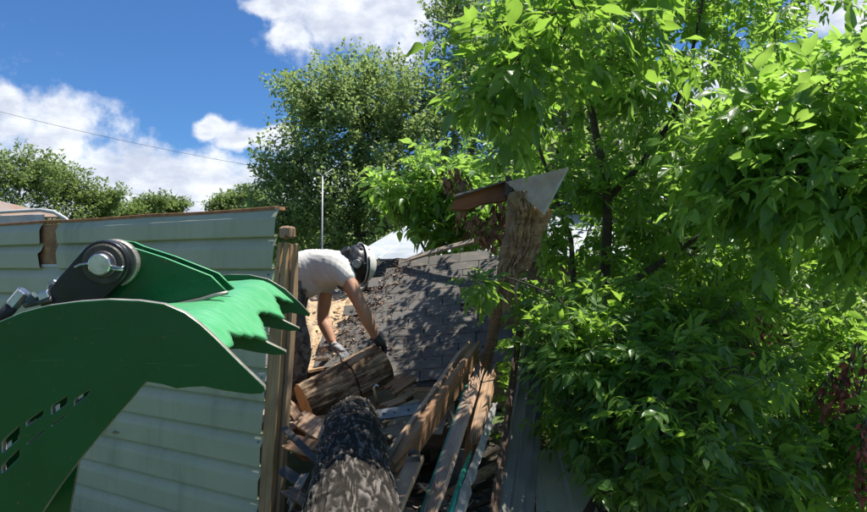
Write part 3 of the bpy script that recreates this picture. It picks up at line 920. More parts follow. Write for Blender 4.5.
# torn fascia strip on its upper edge
o = board('fascia_strip', Pw(398, 263, 6.62), Pw(506, 234, 6.2), .075, .02, (0, -.6, 1), 'grey_wood', None, strips=3, rag=(.1, .12), seed=6, bow=.02)
tag(o, 'thin splintered grey board sloping up along the shingle roof edge', 'board')

# flatter roof part to the left, with rows of shingles and sawdust on it
flat = empty('flat_roof_part', (-.7, 6.4, FL), 'low flat part of the roof behind the worker, covered in dust', 'roof')
FQ = [Pw(270, 288, 7.6), Pw(420, 262, 8.2), Pw(395, 372, 5.9), Pw(270, 385, 5.55)]
fn = (FQ[1] - FQ[0]).cross(FQ[3] - FQ[0]).normalized(); fn = fn if fn.z > 0 else -fn
V = [FQ[0], FQ[1], FQ[2], FQ[3]]; V += [v - Vector((0, 0, .03)) for v in V]
obj('roof_deck', mesh('roof_deck', V, [(0, 1, 2, 3), (7, 6, 5, 4), (0, 4, 5, 1), (1, 5, 6, 2), (2, 6, 7, 3), (3, 7, 4, 0)], 'tarpaper'), flat)
fx = (FQ[1] - FQ[0]).normalized(); fy = fn.cross(fx)
if fy.y < 0: fy = -fy
for row in range(16):
    for i in range(9):
        a = (i + .5 * (row % 2)) / 8.5; b = 1 - (row + .8) / 16.2
        if a > 1: continue
        c = quad_pt(FQ, a, b)
        o = bpy.data.objects.new('shingle', rr.choice(smesh))
        mw = Matrix(((fx.x, fy.x, fn.x, c.x), (fx.y, fy.y, fn.y, c.y), (fx.z, fy.z, fn.z, c.z + .004), (0, 0, 0, 1)))
        link(o, flat, mw @ Matrix.Translation((-.15, -.06, .001 * (row % 2))) @ Matrix.Rotation(rr.uniform(-.03, .03), 4, 'Z') @ Matrix.Scale(1.25, 4))
# sawdust drift and chips
def drift(name, q, n, h, mt, label, cat, seed):
    V = []; Fc = []
    for j in range(n + 1):
        for i in range(n + 1):
            a, b = i / n, j / n
            p = quad_pt(q, a, b)
            e = min(1, 4.2 * min(a, 1 - a, b, 1 - b))
            f = max(0, e - .3 - .8 * abs(noise.noise((a * 3, b * 3, seed))))
            V.append(p + Vector((0, 0, -.012 + h * f * (1 + .5 * noise.noise((a * 9, b * 9, seed))) + .006 * noise.noise((a * 50, b * 50, 2)) + .035 * min(1, f * 6))))
    for j in range(n):
        for i in range(n):
            a = j * (n + 1) + i; Fc.append((a, a + 1, a + n + 2, a + n + 1))
    return tag(obj(name, mesh(name, V, Fc, mt, smooth=True)), label, cat, kind='stuff')
drift('sawdust', [Pw(290, 296, 7.1), Pw(368, 290, 7.1), Pw(372, 352, 5.75), Pw(290, 372, 5.6)], 70, .09, 'sawdust', 'pale tan sawdust drifted below the worker', 'sawdust', 2)
drift('sawdust', [Pw(340, 268, 7.9), Pw(414, 258, 8.0), Pw(400, 275, 7.3), Pw(352, 290, 7.2)], 50, .07, 'earth', 'brown leaf litter and dirt along the roof valley', 'litter', 5)
def chips(name, n, sampler, mts, label, cat, lo=.01, hi=.04):
    V = []; Fc = []; mi = []
    for k in range(n):
        c = sampler(); a = rr.uniform(0, 6.28); L = rr.uniform(lo, hi); w = L * rr.uniform(.12, .5); tz = rr.uniform(-.35, .35)
        d = Vector((math.cos(a), math.sin(a), tz)) * L; q = Vector((-math.sin(a), math.cos(a), rr.uniform(-.3, .3))) * w; up = Vector((0, 0, .004))
        b = len(V); V += [c - d - q, c + d - q * .6, c + d + q * .6, c - d + q]; V += [v + up for v in V[b:b + 4]]
        Fc += [(b + 3, b + 2, b + 1, b), (b + 4, b + 5, b + 6, b + 7), (b, b + 1, b + 5, b + 4), (b + 1, b + 2, b + 6, b + 5), (b + 2, b + 3, b + 7, b + 6), (b + 3, b, b + 4, b + 7)]
        m = rr.randrange(len(mts)); mi += [m] * 6
    return tag(obj(name, mesh(name, V, Fc, mts, mi)), label, cat, kind='stuff')
def s_valley():
    q = [Pw(296, 300, 7.0), Pw(412, 262, 7.7), Pw(385, 300, 6.5), Pw(300, 365, 5.6)]
    return quad_pt(q, rr.random(), rr.random()) + Vector((0, 0, .045))
chips('wood_chips', 420, s_valley, ['split_wood', 'dark_wood', 'pine', 'dry_leaf', 'grey_wood'], 'wood chips and splinters scattered over the flat roof part', 'wood chips', .006, .026)
def s_edge():
    f = rr.random(); a = (402 - 80 * f, 264 + 94 * f)
    p, _ = rp(a[0] + abs(rr.gauss(0, 16)) - 4, a[1] + rr.gauss(0, 5)); return p + RN * .014
chips('edge_litter', 520, s_edge, ['sawdust', 'dry_leaf', 'split_wood', 'grey_wood', 'earth'], 'dust, chips and leaf bits along the left edge of the shingles', 'litter', .004, .02)
def s_roof():
    p, _ = rp(rr.uniform(330, 490), rr.uniform(300, 384)); return p + RN * .018
chips('roof_litter', 170, s_roof, ['dry_leaf', 'split_wood', 'dark_wood'], 'small twigs and chips littering the shingles', 'litter', .006, .022)
def s_bed():
    x, y = rr.uniform(-.75, .75), rr.uniform(2.2, 4.9)
    return Vector((x, y, .66 + rr.uniform(-.03, .09)))
chips('splinters', 320, s_bed, ['split_wood', 'dark_wood', 'dark_wood', 'grey_wood', 'dark_wood'], 'small dark splinters strewn among the broken boards', 'splinters', .01, .05)
# stones of torn insulation and bark lumps in the valley: slabs lying about
for k, (x0, y0, x1, y1, d, w, mt, lb) in enumerate((
        (352, 302, 374, 268, 6.7, .07, 'grey_wood', 'short grey board lying up the roof valley behind the helmet'),
        (366, 300, 386, 274, 6.75, .05, 'split_wood', 'thin split lath resting at the valley edge of the shingles'),
        (322, 268, 346, 290, 7.2, .10, 'dark_wood', 'dark broken board behind the worker\'s back'),
        (326, 352, 372, 292, 5.95, .06, 'rotten_wood', 'crumbling brown board along the left edge of the shingles'),
        (372, 296, 404, 262, 6.55, .05, 'dark_wood', 'dark splintered lath at the upper left edge of the shingles'),
        (300, 372, 332, 366, 5.3, .05, 'rotten_wood', 'rotten brown stick in front of the sawdust by the trouser leg'),
        (312, 360, 340, 357, 5.45, .045, 'dark_wood', 'short dark stick beside the worker\'s lower hand'))):
    A, B = Pw(x0, y0, d), Pw(x1, y1, d + (.5 if y1 < y0 else 0))
    tag(board('loose_board', A, B, w, .025, (0, -.5, 1), mt, None, seed=k, strips=3, rag=(.06, .06)), lb, 'board')

# ------------------------------------------------------------------ worker
def skin_mesh(name, V, E, rad, mt, parent, sub=2, root=0, disp=None, mw=None):
    me = bpy.data.meshes.new('tmp'); me.from_pydata([tuple(v) for v in V], E, [])
    o = bpy.data.objects.new('tmp', me); COL.objects.link(o)
    sk = o.modifiers.new('s', 'SKIN'); sk.use_smooth_shade = True
    for i, v in enumerate(me.skin_vertices[0].data):
        r = rad[i]; v.radius = r if isinstance(r, tuple) else (r, r); v.use_root = i == root
    sb = o.modifiers.new('d', 'SUBSURF'); sb.levels = sub; sb.render_levels = sub
    dg = bpy.context.evaluated_depsgraph_get()
    m2 = bpy.data.meshes.new_from_object(o.evaluated_get(dg))
    bpy.data.objects.remove(o)
    m2.name = name; m2.materials.clear()
    for m in (mt if isinstance(mt, (list, tuple)) else [mt]): m2.materials.append(M[m])
    if disp:
        nr = [v.normal.copy() for v in m2.vertices]
        for v, n in zip(m2.vertices, nr): v.co += n * disp(v.co)
    m2.polygons.foreach_set('use_smooth', [True] * len(m2.polygons))
    return obj(name, m2, parent, mw)

J = dict(pelvis=Pw(286, 287, 5.08), waist=Pw(304, 276, 5.08), chest=Pw(328, 268, 5.08), neckb=Pw(343, 262, 5.08), neck=Pw(350, 262, 5.08), head=Pw(357, 264, 5.08), headt=Pw(361, 268, 5.08),
         rsh=Pw(344, 272, 4.93), rel=Pw(362, 308, 4.86), rwr=Pw(376, 338, 4.93), rha=Pw(381, 343, 4.95),
         lsh=Pw(328, 281, 5.26), lel=Pw(322, 319, 5.30), lwr=Pw(334, 346, 5.2), lha=Pw(341, 352, 5.15),
         rhip=Pw(287, 300, 4.97), rkn=Pw(300, 350, 4.95), ran=Pw(290, 404, 5.02), rto=Pw(306, 410, 4.99),
         lhip=Pw(284, 298, 5.2), lkn=Pw(293, 350, 5.26), lan=Pw(281, 402, 5.34), lto=Pw(297, 407, 5.36))
man = empty('person', (J['ran'].x, J['ran'].y, FL + .01), 'worker in white t-shirt and grey trousers bending over to lift a log', 'person')
ids = {k: i for i, k in enumerate(J)}
V = [J[k] for k in J]
def mid(a, b, f): return J[a].lerp(J[b], f)
rad = dict(pelvis=.105, waist=.10, chest=.115, neckb=.085, neck=.058, head=.085, headt=.075, rsh=.058, rel=.046, rwr=.031, rha=.036, lsh=.058, lel=.046, lwr=.031, lha=.036,
           rhip=.08, rkn=.062, ran=.042, rto=.036, lhip=.08, lkn=.062, lan=.042, lto=.036)
E = [('pelvis', 'waist'), ('waist', 'chest'), ('chest', 'neckb'), ('neckb', 'neck'), ('neck', 'head'), ('head', 'headt'), ('chest', 'rsh'), ('rsh', 'rel'), ('rel', 'rwr'), ('rwr', 'rha'),
     ('chest', 'lsh'), ('lsh', 'lel'), ('lel', 'lwr'), ('lwr', 'lha'), ('pelvis', 'rhip'), ('rhip', 'rkn'), ('rkn', 'ran'), ('ran', 'rto'), ('pelvis', 'lhip'), ('lhip', 'lkn'), ('lkn', 'lan'), ('lan', 'lto')]
E2 = [(ids[a], ids[b]) for a, b in E]; RD = [rad[k] for k in J]
# forearm and upper arm swell
for (a, b, f, r) in (('rsh', 'rel', .5, .060), ('rel', 'rwr', .25, .055), ('lsh', 'lel', .5, .060), ('lel', 'lwr', .25, .055), ('rkn', 'ran', .3, .062), ('lkn', 'lan', .3, .062)):
    E2.remove((ids[a], ids[b])); V.append(mid(a, b, f)); RD.append(r); n = len(V) - 1
    E2 += [(ids[a], n), (n, ids[b])]
# fingers: each its own chain from the palm
def hand_chain(wr, ha, side, V, E2, RD, hid, fr=.0088, spread=1.0):
    d = (ha - wr).normalized(); up = Vector((0, 0, 1)); sd = d.cross(up).normalized() * side; dn = sd.cross(d) * side
    if dn.z > 0: dn = -dn
    tips = []
    for f, (o, L, c) in enumerate(((-.030, .070, .5), (-.010, .082, .42), (.011, .078, .46), (.031, .062, .55))):
        b = ha + sd * o + d * .018; a1 = b + d * L * .42 + dn * L * .15; a2 = a1 + d * L * .30 + dn * L * c * .7; a3 = a2 + d * L * .08 + dn * L * .32
        k = len(V); V += [b, a1, a2, a3]; RD += [fr * 1.05, fr, fr * .92, fr * .8]; E2 += [(hid, k), (k, k + 1), (k + 1, k + 2), (k + 2, k + 3)]
    b = ha - sd * .034 - d * .012; a1 = b - sd * .026 + d * .022 + dn * .012; a2 = a1 + d * .028 + dn * .016
    k = len(V); V += [b, a1, a2]; RD += [fr * 1.3, fr * 1.1, fr * .9]; E2 += [(hid, k), (k, k + 1), (k + 1, k + 2)]
hand_chain(J['rwr'], J['rha'], 1, V, E2, RD, ids['rha']); hand_chain(J['lwr'], J['lha'], 1, V, E2, RD, ids['lha'])
body = skin_mesh('body', V, E2, RD, 'skin', man, 2, ids['pelvis'])
# face: nose, mouth and eyes on the lowered side of the head
hd = J['head']; fd = Vector((.30, -.25, -.9)).normalized(); hx = Vector((.9, .1, .3)).normalized(); hs = fd.cross(hx).normalized(); hx = hs.cross(fd).normalized()
V = []; Fc = []
nu, nv = 28, 18
for j in range(nv + 1):
    ph = math.pi * j / nv
    for i in range(nu):
        th = 2 * math.pi * i / nu
        n = hx * math.cos(ph) + (fd * math.cos(th) + hs * math.sin(th)) * math.sin(ph)
        r = .098 + .010 * n.dot(fd)
        a, b, c = n.dot(fd), n.dot(hs), n.dot(hx)
        r += .024 * math.exp(-((b / .16) ** 2 + ((c + .12) / .22) ** 2)) * (a > 0)          # nose
        r -= .010 * math.exp(-(((abs(b) - .36) / .14) ** 2 + ((c - .05) / .12) ** 2)) * (a > 0)  # eye sockets
        r += .007 * math.exp(-((b / .26) ** 2 + ((c + .5) / .07) ** 2)) * (a > 0)             # lips
        r += .014 * math.exp(-((b / .3) ** 2 + ((c + .85) / .2) ** 2)) * (a > 0)              # chin
        r += .012 * math.exp(-(((abs(b) - .97) / .08) ** 2 + ((c + .05) / .22) ** 2 + ((a + .05) / .18) ** 2))  # ears
        V.append(hd + hx * .006 + n * r * (1.0 if abs(n.dot(hx)) < .5 else 1.04))
for j in range(nv):
    for i in range(nu):
        i2 = (i + 1) % nu
        Fc.append((j * nu + i, j * nu + i2, (j + 1) * nu + i2, (j + 1) * nu + i))
face = obj('head', mesh('head', V, Fc, 'skin', smooth=True), man)
for s in (-1, 1):
    p = hd + fd * .091 + hs * .034 * s + hx * .006
    V, Fc = tube_data([p - fd * .012, p - fd * .004, p + fd * .002, p + fd * .004], [.008, .012, .009, .002], 12)
    obj('eye', mesh('eye', V, Fc, 'helmet_white', smooth=True), face)
# t-shirt
fold = lambda s: (lambda p: .010 * noise.noise(p * 9 + Vector((s, 0, 0))) + .009 * math.sin((p.x * 38 + p.z * 22 + 5 * noise.noise(p * 5))) * (.35 + .65 * abs(noise.noise(p * 4))) + .003 * noise.noise(p * 30))
def join_remesh(name, parts, mt, parent, vox, disp):
    bm = bmesh.new()
    for o in parts:
        bm.from_mesh(o.data); me = o.data; bpy.data.objects.remove(o); bpy.data.meshes.remove(me)
    me = bpy.data.meshes.new('tmp'); bm.to_mesh(me); bm.free()
    o = bpy.data.objects.new('tmp', me); COL.objects.link(o)
    rm_ = o.modifiers.new('r', 'REMESH'); rm_.mode = 'VOXEL'; rm_.voxel_size = vox
    sm_ = o.modifiers.new('s', 'SMOOTH'); sm_.iterations = 6; sm_.factor = .5
    dg = bpy.context.evaluated_depsgraph_get(); m2 = bpy.data.meshes.new_from_object(o.evaluated_get(dg)); bpy.data.objects.remove(o)
    nr = [v.normal.copy() for v in m2.vertices]
    for v, n in zip(m2.vertices, nr): v.co += n * disp(v.co)
    m2.materials.clear(); m2.materials.append(M[mt]); m2.name = name
    m2.polygons.foreach_set('use_smooth', [True] * len(m2.polygons))
    return obj(name, m2, parent)
def shirt_fold(p):
    w = noise.noise(p * 4.5) * 1.8
    c = math.sin(p.x * 46 - p.z * 30 + 9 * w); c2 = math.sin(p.x * 20 + p.z * 74 + 7 * w)
    m_ = .25 + .75 * max(0, noise.noise(p * 5 + Vector((2, 7, 1))) + .25)
    return .006 * noise.noise(p * 8) + .0105 * m_ * (1 - abs(c)) + .008 * m_ * (1 - abs(c2)) - .007 + .0008 * noise.noise(p * 34)
SV = [Pw(280, 277, 5.08), Pw(296, 273, 5.08), Pw(314, 270, 5.08), Pw(331, 267, 5.07), Pw(342, 264, 5.07), Pw(348, 263, 5.08), J['rsh'], mid('rsh', 'rel', .42), J['lsh'], mid('lsh', 'lel', .38)]
SE = [(0, 1), (1, 2), (2, 3), (3, 4), (4, 5), (3, 6), (6, 7), (3, 8), (8, 9)]
SR = [.175, .172, .168, .158, .115, .075, .090, .083, .088, .078]
s1 = skin_mesh('tmp1', SV, SE, SR, 'shirt', None, 3, 0)
s2 = skin_mesh('tmp2', [Pw(292, 282, 5.08), Pw(308, 281, 5.08), Pw(324, 276, 5.06)], [(0, 1), (1, 2)], [.155, .152, .125], 'shirt', None, 3, 0)
join_remesh('t_shirt', [s1, s2], 'shirt', man, .011, shirt_fold)
# trousers and boots
TV = [Pw(280, 289, 5.08), J['rhip'], mid('rhip', 'rkn', .5), J['rkn'], mid('rkn', 'ran', .5), J['ran'] + Vector((0, 0, .01)), J['lhip'], mid('lhip', 'lkn', .5), J['lkn'], mid('lkn', 'lan', .5), J['lan'] + Vector((0, 0, .01))]
TE = [(0, 1), (1, 2), (2, 3), (3, 4), (4, 5), (0, 6), (6, 7), (7, 8), (8, 9), (9, 10)]
TR = [.165, .125, .105, .094, .088, .082, .125, .105, .094, .088, .082]
skin_mesh('trousers', TV, TE, TR, 'camo_cloth', man, 3, 0, lambda p: .012 * noise.noise(p * 8) + .009 * math.sin(p.z * 60 + 6 * noise.noise(p * 6)) * noise.noise(p * 5 + Vector((3, 1, 0))))
for a, b in (('ran', 'rto'), ('lan', 'lto')):
    z0 = FL + .045
    p, q = J[a].copy(), J[b].copy(); 
    BV = [p + Vector((0, 0, .04)), Vector((p.x, p.y, z0 + .02)), Vector((q.x - .01, q.y, z0)), Vector((q.x + .09, q.y - .02, z0 - .005))]
    skin_mesh('boot', BV, [(0, 1), (1, 2), (2, 3)], [.060, .058, .050, .042], 'boot', man, 2, 1)
# gloves with five fingers
for (wr, ha, mt) in (('rwr', 'rha', 'glove'), ('lwr', 'lha', 'glove_grey')):
    d = (J[ha] - J[wr]).normalized()
    GVv = [J[wr] - d * .015, J[wr] + d * .02, J[ha], J[ha] + d * .015]; GE = [(0, 1), (1, 2), (2, 3)]; GR = [.042, .037, .043, .036]
    hand_chain(J[wr], J[ha], 1, GVv, GE, GR, 2, .0118)
    skin_mesh('glove', GVv, GE, GR, mt, man, 2, 1)
# helmet: white shell, dark harness, ear cup, visor frame
hc = J['head'] + Vector((.006, -.004, .004))
hax = Vector((.86, .46, -.02)).normalized()             # crown of the helmet points this way
hfd = Vector((.25, -.1, -.95)); hfd = (hfd - hax * hfd.dot(hax)).normalized(); hsd = hax.cross(hfd)
V = []; Fc = []
nu, nv = 40, 14
for lay in (0, 1):
    for j in range(nv + 1):
        ph = math.pi * .47 * j / nv
        for i in range(nu):
            th = 2 * math.pi * i / nu
            n = hax * math.cos(ph) + (hfd * math.cos(th) * 1.12 + hsd * math.sin(th) * .98) * math.sin(ph)
            r = .136 - .004 * lay
            if j == nv: r += .008
            rid = .004 * math.exp(-(math.sin(th) * math.sin(ph) / .12) ** 2)
            V.append(hc + hax * .006 + n * (r + rid))
m = (nv + 1) * nu
for j in range(nv):
    for i in range(nu):
        i2 = (i + 1) % nu; q = (j * nu + i, j * nu + i2, (j + 1) * nu + i2, (j + 1) * nu + i)
        Fc.append(q); Fc.append(tuple(m + k for k in reversed(q)))
for i in range(nu):
    i2 = (i + 1) % nu; a = nv * nu
    Fc.append((a + i, a + i2, m + a + i2, m + a + i))
helm = obj('helmet', mesh('helmet', V, Fc, 'helmet_white', smooth=True), man)
# dark harness and neck cape that hug the back of the head below the shell
V = []; Fc = []
nu, nv = 36, 12
for j in range(nv + 1):
    for i in range(nu):
        th = 2 * math.pi * i / nu; ph = math.pi * (.40 + .48 * j / nv)
        n = hax * math.cos(ph) + (hfd * math.cos(th) * 1.08 + hsd * math.sin(th)) * math.sin(ph)
        V.append(hc + n * (.128 + .006 * noise.noise(n * 7) + .005 * math.sin(j * 1.6 + 2 * math.sin(i * .8))))
for j in range(nv):
    for i in range(nu):
        i2 = (i + 1) % nu; Fc.append((j * nu + i, j * nu + i2, (j + 1) * nu + i2, (j + 1) * nu + i))
obj('harness', mesh('harness', V, Fc, 'black_plastic', smooth=True), helm)
rt = hc + Vector((-.075, -.06, .085)); rd = Vector((-.5, -.5, .7)).normalized()
cyl('ratchet', rt - rd * .02, rt + rd * .028, .040, 'rubber', helm, 18, .006)
for s in (-1, 1):
    c = hc + Vector((.012, -.124 * s, .0)); dr = Vector((-.05, -1.0 * s, -.05)).normalized()
    e = cyl('ear_cup', c - dr * .02, c + dr * .030, .050, 'black_plastic', helm, 26, .012)
    cyl('ear_cup_cap', c + dr * .030, c + dr * .040, .034, 'grey_metal', e, 22, .006)
    tube('ear_arm', [c + dr * .02, c + dr * .03 + hax * .04, c + dr * .02 + hax * .085], .006, 'black_plastic', e, 8)
for k in range(5):
    th = math.pi * (.75 + .13 * k); n = hax * .25 + (hfd * math.cos(th) + hsd * math.sin(th))
    p = hc + n.normalized() * .128
    tube('strap', [p + hax * .03, p, p - hax * .05 + n * .005], .011, 'black_plastic', helm, 6)
tube('visor_rim', [hc + hax * .035 + (hfd * math.cos(a) * 1.15 + hsd * math.sin(a)) * .140 for a in np.linspace(-1.7, 1.7, 15)], .007, 'black_plastic', helm, 8)

# ------------------------------------------------------------------ broken boards right of the log
def brd(px0, py0, d0, px1, py1, d1, w, th, hint, mt, label, strips=1, rag=(0, 0), seed=0, bow=0, name='broken_board', cat='board', **k):
    return tag(board(name, Pw(px0, py0, d0), Pw(px1, py1, d1), w, th, hint, mt, None, strips=strips, rag=rag, seed=seed, bow=bow, **k), label, cat)
brd(481, 347, 4.55, 392, 474, 3.35, .135, .040, (.75, -.55, -.1), 'pine_red', 'long plank leaning over the near log, its shaded face coloured red-brown', 3, (.05, .03), 1)  # shade on the wide face put into the red-brown
brd(471, 343, 4.62, 386, 468, 3.45, .040, .075, (-.6, -.6, .6), 'pine', 'pale added strip for the sunlit narrow face of the long plank', 2, (.03, .03), 2)  # same plank's sunlit narrow face, built as a paler strip
b = brd(478, 372, 4.25, 424, 532, 2.75, .085, .022, (-.45, -.8, .3), 'split_wood', 'splintered tan board with a teal painted edge', 6, (.16, .05), 3, twist=.15)
mwb = WM[b]
brd_t = board('painted_edge', mwb @ Vector((-.62, -.050, .002)), mwb @ Vector((.86, -.048, .002)), .014, .024, mwb.col[2].xyz, 'teal_paint', b, seed=4)
for k in range(34):
    x = rr.uniform(-.85, .6); y = rr.choice([-.043, .043, .02, -.01]) ; c = mwb @ Vector((x, y, rr.uniform(0, .014)))
    e = mwb @ Vector((x - rr.uniform(.03, .13), y + rr.uniform(-.035, .035), rr.uniform(.008, .04)))
    board('splinter', c, e, .009, .005, (0, -1, .2), 'split_wood', b, strips=2, rag=(0, .03), seed=k)
b = brd(470, 452, 3.5, 444, 530, 2.8, .020, .016, (-.45, -.8, .3), 'cyan_paint', 'broken strip with bright cyan-green paint below the splintered board', 4, (.08, .03), 5)
brd(494, 362, 4.25, 474, 446, 3.6, .065, .05, (-.3, -.9, .2), 'rotten_wood', 'dark rotten fibrous timber beside the teal edged board', 6, (.20, .04), 6)
brd(416, 458, 3.15, 392, 512, 2.7, .075, .028, (-.2, -.75, .6), 'pine', 'short clean pale plank standing beside the near log', 1, (0, 0), 7)
for k, (x0, y0, d0, x1, y1, d1, w, mt, lb) in enumerate((
        (380, 424, 4.35, 424, 404, 4.6, .12, 'grey_wood', 'weathered grey board tucked against the far end of the near log'),
        (384, 440, 4.15, 430, 418, 4.5, .13, 'grey_wood', 'second weathered grey board below the metal bar'),
        (386, 458, 3.95, 420, 436, 4.3, .11, 'grey_wood', 'lowest weathered grey board beside the near log'),
        (388, 392, 4.75, 414, 374, 4.95, .11, 'pine_red', 'red-brown offcut at the end of the cut log'),
        (392, 404, 4.7, 418, 389, 4.9, .045, 'pine', 'pale batten offcut under the edge of the shingles'),
        (380, 408, 4.62, 408, 398, 4.75, .05, 'pine', 'small pale offcut above the metal bar'),
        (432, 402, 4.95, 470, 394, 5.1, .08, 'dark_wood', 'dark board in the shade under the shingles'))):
    brd(x0, y0, d0, x1, y1, d1, w, .024, (-.1, -.75, .65), mt, lb, 3, (.04, .05), 20 + k)
# debris left of the log
for k, (x0, y0, d0, x1, y1, d1, w, th, mt, lb) in enumerate((
        (284, 428, 3.7, 326, 470, 3.3, .035, .02, 'tarpaper', 'thin black bar slanting between the stud and the near log'),
        (282, 470, 3.3, 316, 492, 3.1, .05, .02, 'tarpaper', 'black tarry strip low beside the near log'),
        (283, 440, 3.9, 324, 452, 3.7, .10, .02, 'pine_red', 'red-brown broken board between the stud and the near log'),
        (296, 416, 4.35, 330, 436, 4.0, .12, .03, 'split_wood', 'pale split slab below the sawn end of the cut log'),
        (288, 402, 4.5, 306, 430, 4.3, .06, .03, 'split_wood', 'orange splinter of wood at the sawn log end'),
        (304, 424, 4.2, 344, 420, 4.4, .09, .025, 'rotten_wood', 'crumbling brown slab behind the far end of the near log'),
        (283, 488, 3.1, 312, 505, 2.9, .05, .02, 'dark_wood', 'dark lath at the foot of the stud'),
        (286, 512, 2.95, 308, 470, 3.2, .04, .02, 'grey_wood', 'small grey scrap at the foot of the stud'))):
    brd(x0, y0, d0, x1, y1, d1, w, th, (-.1, -.7, .7), mt, lb, 3 if 'wood' in mt or 'pine' in mt else 1, (.05, .05) if 'wood' in mt or 'pine' in mt else (0, 0), 40 + k)
# chainsaw guide bar lying across the boards
gb = frame(Pw(404, 411, 4.3), Pw(432, 406, 4.33) - Pw(380, 414, 4.27), Vector((.0, -.8, .6)))
L = .20; w = .034
loop = [(-L, -w)] + [(L - w * .9 + w * .9 * math.cos(a), w * math.sin(a)) for a in np.linspace(-math.pi / 2, math.pi / 2, 11)] + [(-L, w)]
bar = empty('chainsaw_bar', tuple(gb.translation), 'flat grey saw bar with round tip lying across the weathered boards', 'saw bar')
prism('bar_plate', loop, .008, 'grey_metal', bar, gb, .001)
for x, r in ((L - .035, .012), (.03, .010), (-.06, .009), (-.13, .010)):
    c = gb @ Vector((x, 0, .002)); n = gb.col[2].xyz
    cyl('hole_rim', c, c + n * .004, r, 'dark_steel' if x < .1 else 'steel', bar, 18, .001)
ch = [gb @ Vector((x * 1.0, y * 1.06, 0)) for x, y in loop]
tube('saw_chain', ch, .0045, 'dark_steel', bar, 6)
# small cross of splinters, black strap, upright bright metal bit
o = empty('splinter_cross', tuple(Pw(424, 492, 3.0)), 'two pale splinters crossed in the dark gap between boards', 'splinter')
board('splinter', Pw(418, 483, 3.0), Pw(430, 494, 2.98), .012, .008, (0, -1, 0), 'split_wood', o, strips=2, rag=(.02, .02))
board('splinter', Pw(417, 494, 3.0), Pw(431, 484, 2.99), .010, .008, (0, -1, .2), 'split_wood', o, strips=2, rag=(.02, .02))
st = [Pw(x, y, 3.1) for x, y in ((409, 455), (413, 452), (418, 453), (420, 460), (419, 470), (414, 482), (408, 492))]
V = []; Fc = []
for p in st: V += [p + Vector((0, -.03, 0)), p + Vector((0, .03, .004))]
for i in range(len(st) - 1): Fc.append((2 * i, 2 * i + 1, 2 * i + 3, 2 * i + 2))
me = mesh('black_strap', V, Fc, 'rubber', smooth=True); o = obj('black_strap', me); sm = o.modifiers.new('t', 'SOLIDIFY'); sm.thickness = .004
tag(o, 'curled black strap at the top of the short pale plank', 'strap')
o = empty('metal_hook', tuple(Pw(376, 400, 4.45)), 'small shiny metal hook standing behind the near log', 'hook')
tube('hook_shank', [Pw(x, y, 4.45) for x, y in ((377, 404), (376, 396), (374, 388), (376, 385), (379, 387))], .010, 'steel', o, 10)
# pale torn sheet and metal siding sheets leaning on the tree side
def sheet(name, rows, mt, label, cat, th=.0025, rag=0.0, seed=0, ribs=0, amp=.0):
    """rows: list of (left point, right point) from the top down"""
    V = []; Fc = []; n = 26; m = 24
    pts = rows
    for j in range(m + 1):
        f = j / m * (len(pts) - 1); i0 = min(int(f), len(pts) - 2); f -= i0
        a = pts[i0][0].lerp(pts[i0 + 1][0], f); b = pts[i0][1].lerp(pts[i0 + 1][1], f)
        a = a + (b - a) * rag * .5 * (noise.noise((j * .9, seed, 0)) + .5 * noise.noise((j * 2.3, seed, 5)))
        b = b + (b - a) * rag * (noise.noise((j * .9, seed + 5, 0)) + .6 * noise.noise((j * 2.7, seed + 5, 3)))
        nr = (b - a).cross(pts[-1][0] - pts[0][0]).normalized()
        if nr.y > 0: nr = -nr
        for i in range(n + 1):
            x = i / n
            rib = 0
            if ribs:
                ph = (x * ribs) % 1
                rib = amp * (1 if .12 < ph < .3 else 0)
            V.append(a.lerp(b, x) + nr * (rib + .010 * noise.noise((x * 2, j * .15, seed))))
    for j in range(m):
        for i in range(n):
            k = j * (n + 1) + i; Fc.append((k, k + 1, k + n + 2, k + n + 1))
    o = obj(name, mesh(name, V, Fc, mt)); s = o.modifiers.new('t', 'SOLIDIFY'); s.thickness = th
    return tag(o, label, cat)
sheet('torn_sheet', [(Pw(492, 405, 3.9), Pw(498, 402, 3.95)), (Pw(478, 445, 3.5), Pw(485, 446, 3.55)), (Pw(460, 490, 3.1), Pw(470, 494, 3.15)), (Pw(446, 535, 2.8), Pw(456, 540, 2.85))], 'white_sheet', 'pale torn strip of sheeting between the boards and metal panels', 'sheet', .006, .22, 3)
sheet('siding_sheet', [(Pw(522, 345, 4.35), Pw(550, 345, 4.5)), (Pw(508, 430, 3.9), Pw(541, 430, 4.0)), (Pw(492, 540, 3.3), Pw(531, 545, 3.4))], 'panel_metal', 'tall dark grey-green metal siding panel leaning beside the boards', 'panel', .002, .02, 7, 3, .016)
sheet('siding_sheet', [(Pw(516, 330, 4.25), Pw(523, 330, 4.3)), (Pw(502, 430, 3.75), Pw(508, 430, 3.8)), (Pw(484, 545, 3.15), Pw(492, 548, 3.2))], 'dark_wood', 'narrow dark edge strip along the leaning metal panel', 'panel', .01, .1, 8)
sheet('siding_sheet', [(Pw(536, 452, 4.1), Pw(572, 446, 4.35)), (Pw(536, 490, 3.9), Pw(590, 486, 4.15)), (Pw(536, 545, 3.6), Pw(606, 545, 3.9))], 'pale_panel', 'pale green-grey siding panel half hidden low under the shrub', 'panel', .002, .02, 11, 2, .01)
